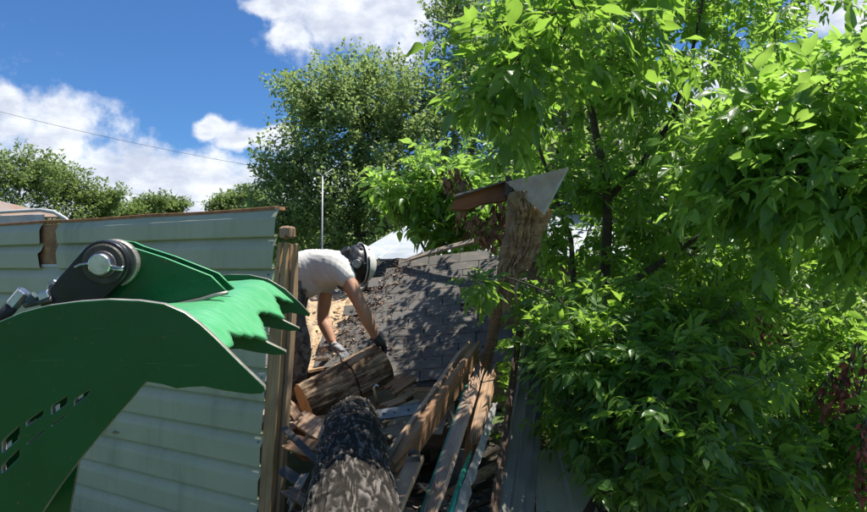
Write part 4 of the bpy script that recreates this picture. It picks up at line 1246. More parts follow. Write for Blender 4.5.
# rotten post with hanging bark and torn roof corner on top
def rotten(name, pts, rad, mt, parent, seed=0, nt=56, ns=90, rough=.03):
    pts = [Vector(p) for p in pts]; V = []; Fc = []; rel = []
    for i in range(ns + 1):
        f = i / ns * (len(pts) - 1); k = min(int(f), len(pts) - 2); g = f - k
        p = pts[k].lerp(pts[k + 1], g); r = rad[k] * (1 - g) + rad[k + 1] * g
        d = (pts[k + 1] - pts[k]).normalized(); a = d.cross(Vector((0, 1, 0))).normalized(); b = d.cross(a)
        for q in range(nt):
            th = 2 * math.pi * q / nt; c, s = math.cos(th), math.sin(th)
            n1 = noise.noise((c * 1.6 + seed, s * 1.6, f * 1.6)); n2 = noise.noise((c * 5, s * 5 + seed, f * 1.1)); n3 = noise.noise((c * 13, s * 13, f * 2.6 + seed)) + .5 * noise.noise((c * 24, s * 24, f * 7 + seed))
            rr_ = r * (1 + .35 * n1) + rough * (.7 * n2 + .55 * n3) * min(1, r / .05)
            e = 0
            if i > ns - 6 or i < 6: e = .03 * noise.noise((c * 5, s * 5, seed + (i > 9) * 4))
            V.append(p + (a * c + b * s) * max(.004, rr_) + d * e)
    for i in range(ns):
        for q in range(nt):
            q2 = (q + 1) % nt
            Fc.append((i * nt + q, i * nt + q2, (i + 1) * nt + q2, (i + 1) * nt + q))
    Fc.append(tuple(range(nt - 1, -1, -1))); Fc.append(tuple(ns * nt + q for q in range(nt)))
    return obj(name, mesh(name, V, Fc, mt), parent)
post = empty('rotten_post', (Pw(482, 400, 4.5).x, 4.5, 0), 'leaning rotten brown post with crumbling top beside the foliage', 'post')
PT = [Pw(523, 192, 4.6), Pw(525, 215, 4.6), Pw(522, 245, 4.6), Pw(510, 268, 4.6), Pw(500, 300, 4.6), Pw(490, 345, 4.6), Pw(478, 400, 4.55), Pw(468, 470, 4.5), Pw(462, 540, 4.5)]
PT.append(Vector((PT[-1].x, PT[-1].y, 0)))
rotten('rotten_top', PT[:5], [.095, .115, .095, .07, .035], 'rotten_wood', post, 3, nt=90, ns=130, rough=.06)
rotten('post_shaft', PT[3:], [.04, .038, .036, .036, .036, .04, .04], 'pine_red', post, 6, rough=.012)
for k in range(14):
    a = PT[2].lerp(PT[4], rr.random()) + Vector((rr.uniform(-.08, .06), -.07, 0)); 
    board('splinter', a, a + Vector((rr.uniform(-.05, .02), rr.uniform(-.02, .02), -rr.uniform(.08, .2))), .02, .008, (0, -1, 0), 'split_wood' if k % 2 else 'rotten_wood', post, strips=3, rag=(.03, .06), seed=k)
corner = empty('torn_roof_corner', tuple(Pw(510, 195, 4.6)), 'torn roof corner of grey metal and red-brown board on the rotten post', 'roof corner')
# metal flashing: folded sheet
FM = [Pw(506, 182, 4.62), Pw(536, 174, 4.45), Pw(567.5, 168, 4.35), Pw(543.5, 214, 4.40), Pw(534, 203, 4.45), Pw(520, 190, 4.55)]
V = [p for p in FM]; c = sum(V, Vector()) / len(V)
nrm = (FM[2] - FM[0]).cross(FM[3] - FM[0]).normalized(); nrm = nrm if nrm.y < 0 else -nrm
N_ = 18; V = []; Fc = []
TL, TR, BT = FM[0], FM[2], FM[3]
BL = FM[0].lerp(FM[3], .10)
for j in range(N_ + 1):
    for i in range(N_ + 1):
        a, b2 = i / N_, j / N_
        top_ = TL.lerp(TR, a); bot_ = BL.lerp(BT, a)
        p = top_.lerp(bot_, b2)
        rib = .008 * (1 if (a * 3.2) % 1 < .18 else 0)
        V.append(p + nrm * (rib + .006 * noise.noise((a * 4, b2 * 4, 2))))
for j in range(N_):
    for i in range(N_):
        k = j * (N_ + 1) + i; Fc.append((k, k + 1, k + N_ + 2, k + N_ + 1))
o = obj('metal_flashing', mesh('metal_flashing', V, Fc, 'flashing'), corner); s = o.modifiers.new('t', 'SOLIDIFY'); s.thickness = .003
board('flashing_lip', TR, BT, .02, .006, nrm, 'fascia', corner)
bl = [Pw(450, 210, 4.75), Pw(457, 197, 4.75), Pw(480, 190, 4.72), Pw(504, 183, 4.68), Pw(509, 184, 4.66), Pw(507, 201, 4.66), Pw(498, 203, 4.68), Pw(484, 205, 4.72), Pw(470, 211, 4.74)]
bx = (bl[3] - bl[1]).normalized(); bz = Vector((0, -1, .25)); mb = frame(bl[2], bx, bz); inv = mb.inverted()
prism('roof_board', [tuple((inv @ p).xy) for p in bl], .03, 'rust_board', corner, mb, .002)
sl = [Pw(454, 199, 4.73), Pw(459, 194, 4.73), Pw(500, 181, 4.66), Pw(511, 178, 4.6), Pw(510, 184, 4.6), Pw(486, 190, 4.68)]
sl2 = [p + Vector((0, .25, .06)) for p in sl[:1]]
V = [Pw(454, 198, 4.72), Pw(511, 180, 4.60), Pw(511, 180, 4.60) + Vector((.02, .34, .02)), Pw(454, 198, 4.72) + Vector((.06, .34, .07))]
V += [v + Vector((0, 0, .012)) for v in V]
obj('shingle', mesh('shingle', V, [(3, 2, 1, 0), (4, 5, 6, 7), (0, 1, 5, 4), (1, 2, 6, 5), (2, 3, 7, 6), (3, 0, 4, 7)], 'shingle'), corner)
rotten('torn_knot', [Pw(509, 196, 4.62), Pw(510, 183, 4.62), Pw(507, 176, 4.62)], [.03, .03, .012], 'tarpaper', corner, 2, 24, 24, .012)

# ------------------------------------------------------------------ foliage
def template(hero, serr=0):
    """leaf blade: midrib along +X, length 1, half width about .26; returns verts, faces, uv"""
    if hero:
        ts = [0, .10, .22, .34, .46, .58, .70, .82, .92, 1.0]
        wd = [0, .13, .22, .262, .255, .215, .155, .085, .032, 0]
    else:
        ts = [0, .32, .66, 1.0]; wd = [0, .26, .17, 0]
    V = []; Fc = []; UV = []
    n = len(ts)
    for i, (x, w) in enumerate(zip(ts, wd)):
        dz = -.16 * x * x
        if i in (0, n - 1): V.append((x, 0, dz)); UV.append((.5, x)); continue
        tooth = (.035 if (hero and i % 2 == 0) else 0)
        for s in (-1, 0, 1):
            V.append((x - (tooth if s else 0), s * (w + tooth * .4), dz + (.085 * abs(s) * (w / .26)) + (.02 * math.sin(i * 1.9 + s) if s and hero else 0))); UV.append((.5 + .5 * s * w / .27, x))
    def idx(i, s): return 0 if i == 0 else (len(V) - 1 if i == n - 1 else 1 + (i - 1) * 3 + (s + 1))
    for i in range(n - 1):
        for s in (-1, 1):
            q = [idx(i, 0), idx(i + 1, 0), idx(i + 1, s), idx(i, s)]
            q = [v for k, v in enumerate(q) if v not in q[:k]]
            Fc.append(tuple(q if s < 0 else q[::-1])) if len(q) > 2 else None
    return np.array(V), Fc, np.array(UV)
T_LOW = template(False); T_HERO = template(True)
T_FAR = (np.array([(0, 0, 0), (.45, -.33, .06), (.45, .33, .06), (1, 0, -.15)]), [(0, 1, 3), (0, 3, 2)], np.array([(.5, 0), (0, .5), (1, .5), (.5, 1)]))

def basis(D, Nn):
    D = D / np.linalg.norm(D, axis=1, keepdims=True)
    Nn = Nn - D * np.sum(D * Nn, axis=1, keepdims=True); Nn = Nn / (np.linalg.norm(Nn, axis=1, keepdims=True) + 1e-9)
    Y = np.cross(Nn, D)
    return D, Y, Nn

def leaf_mesh(name, P, D, Nn, L, Wd, tint, T, mt):
    TV, TF, TU = T
    D, Y, Nn = basis(D, Nn)
    n = len(P); m = len(TV)
    co = P[:, None, :] + (TV[None, :, 0:1] * D[:, None, :] + TV[None, :, 1:2] * Y[:, None, :] * Wd[:, None, None] + TV[None, :, 2:3] * Nn[:, None, :]) * L[:, None, None]
    me = bpy.data.meshes.new(name)
    me.vertices.add(n * m); me.vertices.foreach_set('co', co.reshape(-1).astype(np.float32))
    ls = np.array([len(f) for f in TF]); li = np.concatenate([np.array(f) for f in TF])
    alll = (li[None, :] + (np.arange(n) * m)[:, None]).reshape(-1)
    tot = np.tile(ls, n); st = np.concatenate([[0], np.cumsum(tot)[:-1]])
    me.loops.add(len(alll)); me.loops.foreach_set('vertex_index', alll.astype(np.int32))
    me.polygons.add(len(tot)); me.polygons.foreach_set('loop_start', st.astype(np.int32)); me.polygons.foreach_set('loop_total', tot.astype(np.int32))
    me.update(calc_edges=True)
    uv = me.uv_layers.new(name='UVMap'); uv.data.foreach_set('uv', np.tile(TU[li], (n, 1)).reshape(-1).astype(np.float32))
    a = me.attributes.new('tint', 'FLOAT', 'POINT'); a.data.foreach_set('value', np.repeat(tint, m).astype(np.float32))
    me.materials.append(M[mt])
    me.polygons.foreach_set('use_smooth', np.ones(len(tot), bool))
    return me

def rvec(n): 
    v = rng.normal(size=(n, 3)); return v / np.linalg.norm(v, axis=1, keepdims=True)

def ell(px, py, d, rx, ry, rz): return (np.array(Pw(px, py, d)), np.array((rx, ry, rz)))

def compound(C, O, size, droop=.35):
    """compound leaves at C heading O: five leaflets on a stalk. returns leaflet arrays and stalk segments"""
    n = len(C)
    D = O + rvec(n) * .75; D[:, 2] -= droop * rng.random(n); D /= np.linalg.norm(D, axis=1, keepdims=True)
    U = np.tile(np.array([[0, 0, 1.]]), (n, 1)) + rvec(n) * .55
    D, Y, Nn = basis(D, U)
    R_ = size * (1.25 + .5 * rng.random(n))           # stalk length
    P = []; DD = []; NN = []; LL = []
    for (s, ang, lf) in ((1.0, 0, 1.12), (.72, 52, 1), (.72, -52, 1), (.42, 60, .86), (.42, -60, .86)):
        a = np.radians(ang + rng.normal(size=n) * 11)
        d = D * np.cos(a)[:, None] + Y * np.sin(a)[:, None]
        d[:, 2] -= .12 + .45 * rng.random(n)
        P.append(C + D * (R_ * s)[:, None] - np.array([[0, 0, 1.]]) * (R_ * s * s * .18)[:, None]); DD.append(d)
        NN.append(Nn + rvec(n) * .35); LL.append(size * lf * (.62 + .72 * rng.random(n)))
    tip = C + D * R_[:, None] - np.array([[0, 0, 1.]]) * (R_ * .18)[:, None]
    return np.concatenate(P), np.concatenate(DD), np.concatenate(NN), np.concatenate(LL), C, tip

def seg_mesh(name, A, B, ra, rb, mt):
    """many thin three-sided sticks A->B in one mesh"""
    A = np.asarray(A); B = np.asarray(B); n = len(A)
    D = B - A; U = np.tile(np.array([[.3, .2, 1.]]), (n, 1)); X, Y, Z = basis(D + 1e-6, U)
    co = []
    for (P, r) in ((A, ra), (B, rb)):
        for k in range(3):
            th = 2 * math.pi * k / 3
            co.append(P + (Y * math.cos(th) + Z * math.sin(th)) * (r if np.isscalar(r) else r[:, None]))
    co = np.stack(co, 1).reshape(-1, 3)
    f = [(0, 1, 4, 3), (1, 2, 5, 4), (2, 0, 3, 5)]
    li = (np.array(f).reshape(-1)[None, :] + (np.arange(n) * 6)[:, None]).reshape(-1)
    me = bpy.data.meshes.new(name); me.vertices.add(len(co)); me.vertices.foreach_set('co', co.reshape(-1).astype(np.float32))
    me.loops.add(len(li)); me.loops.foreach_set('vertex_index', li.astype(np.int32)); me.polygons.add(3 * n)
    me.polygons.foreach_set('loop_start', (np.arange(3 * n) * 4).astype(np.int32)); me.polygons.foreach_set('loop_total', np.full(3 * n, 4, np.int32))
    me.update(calc_edges=True); me.materials.append(M[mt])
    return me

HEROES = []
for k in range(6):
    TV, TF, TU = T_HERO
    V = TV.copy(); V[:, 1] *= (.66 + .075 * k); V[:, 2] += .05 * np.sin(V[:, 0] * (3 + k)) * (k % 3 - 1) ; V[:, 1] += .05 * (k % 2 - .5) * V[:, 0] ** 2
    HEROES.append((V, TF, TU))
def hero_meshes(mt):
    out = []
    for V, TF, TU in HEROES:
        me = mesh('leaf', V, TF, mt, smooth=True)
        uv = me.uv_layers.new(name='UVMap')
        for l in me.loops: uv.data[l.index].uv = TU[l.vertex_index]
        out.append(me)
    return out

def visible_rank(P, L):
    x, y, z = P[:, 0], P[:, 1], P[:, 2] - H
    px = 433.5 + F * x / np.maximum(y, .1); py = 268 - F * z / np.maximum(y, .1)
    ok = (y > .8) & (px > -10) & (px < 877) & (py > -10) & (py < 522)
    return np.where(ok, L * F / np.maximum(y, .1), 0)

def polyline(pts, n=24):
    pts = [Vector(p) for p in pts]; out = []
    for i in range(n + 1):
        f = i / n * (len(pts) - 1); k = min(int(f), len(pts) - 2); out.append(pts[k].lerp(pts[k + 1], f - k))
    return np.array([tuple(p) for p in out])

def leafy(name, stems, rads, ells, nspray, size, mt, label, cat='tree', leaves=7, nhero=300, spread=.20, droop=.35, group=None, twig=.004, seed=0, tintb=0.0, shell=.55):
    """a broadleaf plant: stems, branches that reach sprays inside the crown volumes, compound leaves on the sprays"""
    global rng
    rng = np.random.default_rng(100 + seed)
    root = empty(name, (stems[0][0][0], stems[0][0][1], 0), label, cat, group)
    sk = []
    for st, rd in zip(stems, rads):
        pl = polyline(st, 22)
        for i in range(1, len(pl) - 1): pl[i] += np.array(noise.noise_vector((float(pl[i][0]) * 2, float(pl[i][1]) * 2 + seed, float(pl[i][2]) * 2))) * .02
        r = [rd[0] + (rd[1] - rd[0]) * i / (len(pl) - 1) for i in range(len(pl))]
        V, Fc = tube_data([Vector(p) for p in pl], r, 9)
        obj('trunk' if not sk else 'limb', mesh('stem', V, Fc, 'branch_bark', smooth=True), root)
        sk.append(pl)
    SK = np.concatenate(sk)
    vol = np.array([np.prod(e[1]) ** (2 / 3) for e in ells]); cnt = np.maximum(3, (nspray * vol / vol.sum()).astype(int))
    C = []; O = []
    for (c, r), k in zip(ells, cnt):
        u = rvec(k); rad_ = (shell + (1 - shell) * rng.random(k) ** .6) * (1 + .22 * rng.normal(size=k))
        rad_ = np.where(rng.random(k) < .28, rng.random(k) * .8, rad_)
        q = c + u * r * rad_[:, None]
        C.append(q); O.append(u * .8 + np.array([[0, 0, .15]]))
    C = np.concatenate(C); O = np.concatenate(O)
    ok = C[:, 2] > .12; C = C[ok]; O = O[ok]
    O /= np.linalg.norm(O, axis=1, keepdims=True)
    # branches from the nearest stem point to each spray
    segA = []; segB = []; ra = []; rb = []
    dsk = np.sqrt((((C[:, None, :] - SK[None, :, :]) ** 2).sum(2)).min(1)); order_ = np.argsort(dsk)
    nodes = np.concatenate([SK, np.zeros_like(C)]); nn = len(SK); near = np.zeros_like(C)
    for i in order_:                                   # grow outwards: join the nearest stem or twig already there
        dd = ((nodes[:nn] - C[i]) ** 2).sum(1); dd[:len(SK)] *= .8
        near[i] = nodes[dd.argmin()]; nodes[nn] = C[i]; nn += 1
    m1 = near + (C - near) * .5 + rvec(len(C)) * .06 * np.linalg.norm(C - near, axis=1, keepdims=True) + np.array([[0, 0, .05]])
    for a, b, x, y in ((near, m1, 1.6, 1.1), (m1, C, 1.1, .6)):
        segA.append(a); segB.append(b); ra.append(np.full(len(a), twig * x)); rb.append(np.full(len(a), twig * y))
    LP = []; LO = []
    ln = size * 3.2
    nl = leaves
    T1 = C - O * ln * .5; T2 = C + O * ln * .5 - np.array([[0, 0, .10 * ln]])
    segA.append(T1); segB.append(T2); ra.append(np.full(len(C), twig * .6)); rb.append(np.full(len(C), twig * .3))
    for j in range(nl):
        f = (j + .5) / nl
        p = T1 + (T2 - T1) * f + rng.normal(size=C.shape) * spread * size * .6
        side = rvec(len(C)); side -= O * (side * O).sum(1, keepdims=True); side /= np.linalg.norm(side, axis=1, keepdims=True)
        LP.append(p); LO.append(O * .55 + side * .8)
    LP = np.concatenate(LP); LO = np.concatenate(LO)
    P, D, Nn, L, sa, sb = compound(LP, LO, size, droop)
    obj('leaf_stalks', seg_mesh('leaf_stalks', sa, sb, .0018, .0010, 'green_stalk'), root)['kind'] = 'stuff'
    obj('twigs', seg_mesh('twigs', np.concatenate(segA), np.concatenate(segB), np.concatenate(ra), np.concatenate(rb), 'branch_bark'), root)['kind'] = 'stuff'
    ok = P[:, 2] > .05; P, D, Nn, L = P[ok], D[ok], Nn[ok], L[ok]
    tint = np.clip(rng.normal(.4 + tintb, .24, len(P)), 0, 1); Wd = .60 + .42 * rng.random(len(P))
    rank = visible_rank(P, L); order = np.argsort(-rank)
    hero = order[:nhero][rank[order[:nhero]] > 8]
    keep = np.ones(len(P), bool); keep[hero] = False
    o = obj('foliage', leaf_mesh('foliage', P[keep], D[keep], Nn[keep], L[keep], Wd[keep], tint[keep], T_LOW, mt), root); o['kind'] = 'stuff'
    X, Y, Z = basis(D[hero], Nn[hero]); hm = hero_meshes(mt)
    for i, h in enumerate(hero):
        s = float(L[h]) * 1.08
        mw = Matrix(((X[i][0] * s, Y[i][0] * s, Z[i][0] * s, P[h][0]), (X[i][1] * s, Y[i][1] * s, Z[i][1] * s, P[h][1]), (X[i][2] * s, Y[i][2] * s, Z[i][2] * s, P[h][2]), (0, 0, 0, 1)))
        link(bpy.data.objects.new('leaf', hm[i % 6]), root, mw)
    return root

def g0(px, d): p = Pw(px, 300, d); return Vector((p.x, p.y, 0))
# the big leafy tree on the right
leafy('boxelder_tree',
      [[g0(590, 5.3), Pw(588, 400, 5.3), Pw(600, 320, 5.3), Pw(607, 240, 5.3), Pw(606, 175, 5.25), Pw(590, 105, 5.2), Pw(570, 40, 5.1), Pw(560, -40, 5.0)],
       [Pw(600, 318, 5.3), Pw(625, 285, 5.2), Pw(665, 260, 5.1), Pw(700, 235, 5.0), Pw(760, 190, 5.0), Pw(830, 120, 5.0)],
       [Pw(606, 200, 5.3), Pw(640, 165, 5.2), Pw(672, 120, 5.1), Pw(690, 60, 5.1), Pw(710, -30, 5.0)],
       [Pw(592, 360, 5.3), Pw(575, 300, 5.4), Pw(572, 240, 5.5), Pw(540, 150, 5.5), Pw(515, 60, 5.4)],
       [g0(740, 6.0), Pw(735, 330, 6.0), Pw(760, 200, 6.0), Pw(780, 60, 6.0)]],
      [(.055, .015), (.030, .010), (.026, .009), (.03, .008), (.05, .012)],
      [ell(580, 50, 5.5, .75, .9, .75), ell(545, 110, 6.1, .48, .6, .5), ell(640, 90, 5.2, .75, .9, .8), ell(600, 190, 5.5, .8, .8, .6), ell(690, 10, 5.6, .95, 1.0, .65), ell(690, 220, 5.7, .9, .8, .7),
       ell(770, 20, 6.6, .75, .9, .45), ell(640, 280, 5.6, .8, .7, .55), ell(740, 320, 5.9, .9, .7, .7), ell(560, 250, 5.6, .4, .5, .5), ell(780, 230, 5.8, .9, .8, .6), ell(520, 30, 4.9, .3, .5, .5), ell(850, 330, 5.6, .8, .7, .8), ell(565, -35, 4.1, .6, .45, .42), ell(514, 70, 3.35, .20, .55, .30), ell(518, 60, 3.2, .20, .45, .28), ell(530, 30, 3.4, .25, .5, .28), ell(545, 5, 2.8, .20, .35, .22), ell(600, 20, 3.7, .35, .35, .35), ell(650, -70, 3.8, .6, .5, .4)],
      560, .088, 'leaf', 'big boxelder tree with several thin dark stems filling the right side', leaves=10, seed=1)
# sunlit overhanging boughs, nearer, on the far right
leafy('overhanging_tree',
      [[g0(1010, 4.4), Pw(1000, 350, 4.4), Pw(960, 220, 4.3), Pw(900, 130, 4.2), Pw(830, 90, 4.1), Pw(760, 110, 3.9)], [Pw(960, 220, 4.3), Pw(890, 190, 4.0), Pw(820, 175, 3.8), Pw(770, 185, 3.7)], [Pw(985, 300, 4.4), Pw(930, 260, 4.4), Pw(870, 225, 4.2)]],
      [(.07, .010), (.025, .007), (.025, .007)],
      [ell(790, 125, 4.0, .48, .55, .26), ell(855, 95, 4.2, .5, .6, .26), ell(800, 180, 3.8, .45, .4, .22), ell(870, 190, 3.9, .45, .45, .35), ell(735, 150, 4.0, .26, .35, .2), ell(850, 60, 4.6, .45, .5, .22)],
      210, .105, 'leaf_bright', 'sunlit pale green boughs hanging in from the far right', leaves=9, seed=2, tintb=.3, droop=.5)
# dark shrub low in front
leafy('leafy_shrub',
      [[g0(640, 4.0), Pw(635, 480, 4.0), Pw(620, 400, 3.9), Pw(600, 340, 3.9)], [g0(645, 4.0), Pw(660, 470, 3.9), Pw(690, 400, 3.8), Pw(720, 370, 3.7)], [Pw(635, 480, 4.0), Pw(590, 400, 3.9), Pw(552, 350, 3.9)], [Pw(600, 340, 3.9), Pw(556, 296, 4.1), Pw(505, 276, 4.15), Pw(462, 275, 4.15)]],
      [(.03, .008), (.025, .006), (.015, .005), (.008, .003)],
      [ell(620, 370, 3.8, .42, .4, .30), ell(580, 342, 3.95, .22, .3, .17), ell(690, 400, 3.6, .38, .35, .28), ell(665, 458, 3.6, .36, .35, .26), ell(612, 412, 3.75, .18, .3, .2), ell(474, 279, 4.15, .13, .07, .05), ell(725, 455, 3.6, .32, .3, .25), ell(552, 350, 4.1, .10, .2, .12), ell(610, 320, 4.3, .4, .4, .25), ell(700, 330, 4.4, .45, .4, .3)],
      300, .08, 'leaf_shrub', 'dark green shrub spreading low in front of the metal panels', 'shrub', leaves=9, seed=3, droop=.45)
# lighter undergrowth at the lower right
leafy('young_tree',
      [[g0(810, 4.3), Pw(805, 480, 4.3), Pw(800, 400, 4.2)], [g0(830, 4.3), Pw(845, 470, 4.2), Pw(860, 390, 4.1)]],
      [(.02, .006), (.02, .006)],
      [ell(790, 440, 4.2, .36, .35, .30), ell(850, 420, 4.2, .34, .4, .36), ell(760, 490, 3.9, .35, .3, .22), ell(840, 500, 3.9, .4, .3, .25), ell(860, 350, 4.7, .35, .4, .25)],
      150, .08, 'leaf', 'lighter green sapling at the lower right corner', 'shrub', leaves=7, seed=4, tintb=.2, droop=.45)
# sprig in front of the shingles and bush behind the roof
leafy('bright_bush', [[g0(455, 7.6), Pw(450, 300, 7.6), Pw(440, 220, 7.6), Pw(430, 170, 7.6)], [Pw(452, 310, 7.6), Pw(420, 240, 7.5), Pw(390, 205, 7.4)], [Pw(450, 300, 7.6), Pw(490, 220, 7.6)]], [(.04, .01), (.02, .008), (.02, .008)],
      [ell(430, 188, 7.5, .36, .4, .26), ell(392, 192, 7.4, .24, .25, .13), ell(440, 165, 7.6, .25, .3, .18), ell(456, 220, 7.5, .40, .4, .22), ell(490, 200, 7.7, .4, .4, .4), ell(436, 243, 7.4, .14, .2, .08)],
      150, .115, 'leaf_bright', 'bright yellow-green bush behind the fallen roof', 'bush', leaves=7, nhero=260, seed=6, droop=.5)

leafy('understory_shrub', [[g0(600, 6.4), Pw(600, 420, 6.4), Pw(600, 370, 6.4)], [g0(680, 6.6), Pw(690, 400, 6.6), Pw(700, 350, 6.6)]], [(.02, .008), (.02, .008)],
      [ell(560, 430, 6.0, .45, .4, .5), ell(620, 420, 6.4, .6, .5, .6), ell(700, 410, 6.6, .6, .5, .6), ell(790, 400, 6.8, .7, .5, .6), ell(520, 400, 6.6, .35, .3, .6), ell(540, 320, 6.8, .4, .3, .4)],
      150, .10, 'leaf_shrub', 'shaded shrub behind the leaning metal sheets', 'shrub', leaves=7, nhero=100, seed=7)

# far broadleaf trees
def far_tree(name, base, height, ells, n, size, mt, label, group=None, seed=0, trunk=.18, limbs=14, tintb=0, per=26):
    global rng
    rng = np.random.default_rng(300 + seed)
    root = empty(name, (base[0], base[1], 0), label, 'tree', group)
    top_ = Vector(ells[0][0]); b = Vector((base[0], base[1], 0))
    tr = [b, b.lerp(top_, .35) + Vector((.1, 0, 0)), b.lerp(top_, .75), top_]
    V, Fc = tube_data(tr, [trunk, trunk * .8, trunk * .5, trunk * .2], 9); obj('trunk', mesh('trunk', V, Fc, 'branch_bark', smooth=True), root)
    TP = polyline(tr, 20)[6:]
    vol = np.array([np.prod(e[1]) ** (2 / 3) for e in ells]); cnt = np.maximum(4, (n * vol / vol.sum()).astype(int))
    C = []; U = []; CC = []
    for (c, r), k in zip(ells, cnt):
        u = rvec(k); u[:, 2] = u[:, 2] * .85 + .12
        q = c + u * r * (.55 + .62 * rng.random(k) ** .8)[:, None]; C.append(q); U.append(u + np.array([[0, 0, .55]])); CC.append(np.tile(c, (k, 1)))
    C = np.concatenate(C); U = np.concatenate(U); CC = np.concatenate(CC); U /= np.linalg.norm(U, axis=1, keepdims=True)
    # limbs
    A = []; B = []
    for (c, r) in ells:
        a = TP[rng.integers(0, len(TP))]; A.append(a); B.append(c)
    idx = rng.choice(len(C), min(len(C), 160), replace=False)
    A = np.array(A + list(CC[idx])); B = np.array(B + list(C[idx]))
    o = obj('limbs', seg_mesh('limbs', A, B, trunk * .30, trunk * .06, 'branch_bark'), root); o['kind'] = 'stuff'
    ln = max(1.15, size * 7)
    P = []; D = []
    for j in range(per):
        f = rng.random(len(C))
        p = C + U * (ln * (f - .6))[:, None] + rvec(len(C)) * (ln * .20 * (1.1 - f) + size * .3)[:, None]
        P.append(p); D.append(U * .6 + rvec(len(C)))
    P = np.concatenate(P); D = np.concatenate(D); Nn = rvec(len(P)) * .8 + np.array([[0, 0, 1.]])
    L = size * (.8 + .6 * rng.random(len(P))); tint = np.clip(rng.normal(.4 + tintb, .25, len(P)), 0, 1)
    ok = P[:, 2] > .1
    o = obj('crown', leaf_mesh('crown', P[ok], D[ok], Nn[ok], L[ok], np.ones(ok.sum()), tint[ok], T_FAR, mt), root); o['kind'] = 'stuff'
    return root
far_tree('maple_tree', (Pw(345, 200, 21).x, 21), 9, [ell(365, 125, 21, 2.1, 2.0, 1.9), ell(300, 160, 20.5, 1.2, 1.3, 1.3), ell(310, 105, 21, 1.1, 1.2, 1.0), ell(350, 195, 20.5, 2.1, 1.8, 1.2), ell(400, 110, 21.5, 1.5, 1.6, 1.6), ell(290, 215, 20.5, 1.2, 1.2, .9), ell(340, 90, 21, 1.2, 1.0, .8), ell(400, 185, 21, 1.8, 1.6, 1.2), ell(345, 238, 20.5, 2.6, 1.6, 1.1), ell(280, 180, 20.5, .6, .8, .6)],
         1400, .11, 'leaf_far', 'large maple with spreading dark green crown behind the worker', 'background maples', 1, per=34)
far_tree('maple_tree', (Pw(470, 200, 23).x, 23), 11, [ell(470, 40, 23, 1.4, 1.6, 2.2), ell(500, 100, 23, 1.8, 1.8, 1.8), ell(450, 120, 23, 1.3, 1.4, 1.6), ell(530, -10, 26, 1.8, 1.6, 2.0), ell(455, 5, 23, .9, 1.0, 1.0), ell(480, 180, 23, 2.2, 1.8, 1.5), ell(440, 235, 22, 2.4, 1.6, 1.2)],
         1000, .11, 'leaf_far', 'taller maple rising out of the top of the picture', 'background maples', 2, per=34)
far_tree('dark_tree', (Pw(640, 200, 14).x, 14), 6, [ell(620, 190, 14, 2.6, 1.6, 1.5), ell(740, 230, 14, 2.6, 1.6, 1.6), ell(560, 120, 15, 1.8, 1.5, 1.6), ell(860, 260, 14, 2.2, 1.6, 1.6), ell(680, 300, 13, 3.0, 1.4, 1.2), ell(820, 340, 12, 2.4, 1.4, 1.0)],
         1300, .17, 'leaf_far', 'dense trees filling the gaps behind the boxelder', None, 3, per=26)
far_tree('hedge_tree', (Pw(350, 200, 27).x, 27), 3, [ell(350, 244, 27, 4.5, 1.4, 1.2), ell(300, 236, 26, 2.2, 1.4, 1.3), ell(430, 238, 27, 3.5, 1.4, 1.4)], 600, .16, 'leaf_far', 'low dark trees below the maples behind the metal roof', None, 9, per=26)
LT = [(20, 184, 40, 2.6, 1.9), (66, 190, 43, 2.3, 1.6), (98, 205, 44, 1.7, 1.2), (-30, 180, 40, 2.4, 2.2), (150, 206, 50, 1.3, .8), (172, 208, 52, 1.0, .55), (224, 206, 46, 1.1, .75), (258, 200, 44, 1.4, 1.0), (118, 212, 48, 1.6, .8)]
LL_ = ['leftmost full light green tree above the rusty roof', 'rounded light green tree second from the left on the skyline', 'small light green tree at the right end of the left tree row', 'light green tree cut off by the left picture edge',
       'small tree on the skyline above the wall middle', 'tiny tree right of the small skyline tree above the wall', 'small bushy tree over the right part of the wall', 'pale tree left of the large maple', 'low tree filling the gap in the left tree row']
for k, (px, py, d, rx, rz) in enumerate(LT):
    c = np.array(Pw(px, py, d)); r = np.array((rx, rx, rz))
    rs = random.Random(k)
    es = [(c, r * .8)] + [(c + np.array((rs.uniform(-.7, .7) * rx, 0, rs.uniform(-.3, .75) * rz)), r * rs.uniform(.4, .55)) for _ in range(4)] + [(np.array((c[0], c[1], c[2] * .55)), np.array((rx, rx, c[2] * .45)))]
    far_tree('skyline_tree', (c[0], c[1]), 4, es, 420, .17, 'leaf_line', LL_[k], 'skyline trees', 20 + k, .12, per=22, tintb=.1)

# dead hanging leaves and reddish seed clusters
def clusters(name, spots, mt, label, cat, size, n, seed, spread):
    global rng
    rng = np.random.default_rng(seed)
    c0 = Pw(*spots[0])
    root = empty(name, tuple(c0), label, cat)
    P = []; A = []; B = []
    for s in spots:
        c = np.array(Pw(*s)); q = c + rng.normal(size=(n, 3)) * np.array(spread); P.append(q)
        A.append(np.tile(c + np.array([0, 0, spread[2] * 2.2]), (n // 3, 1))); B.append(q[:n // 3])
    P = np.concatenate(P); m = len(P)
    D = rvec(m) * .7 + np.array([[0, 0, -1.]]); Nn = rvec(m)
    o = obj('dry_leaves', leaf_mesh('dry_leaves', P, D, Nn, size * (.6 + .8 * rng.random(m)), .8 + .5 * rng.random(m), np.zeros(m), T_LOW, mt), root); o['kind'] = 'stuff'
    o = obj('stalks', seg_mesh('stalks', np.concatenate(A), np.concatenate(B), .003, .001, 'branch_bark'), root); o['kind'] = 'stuff'
    return root
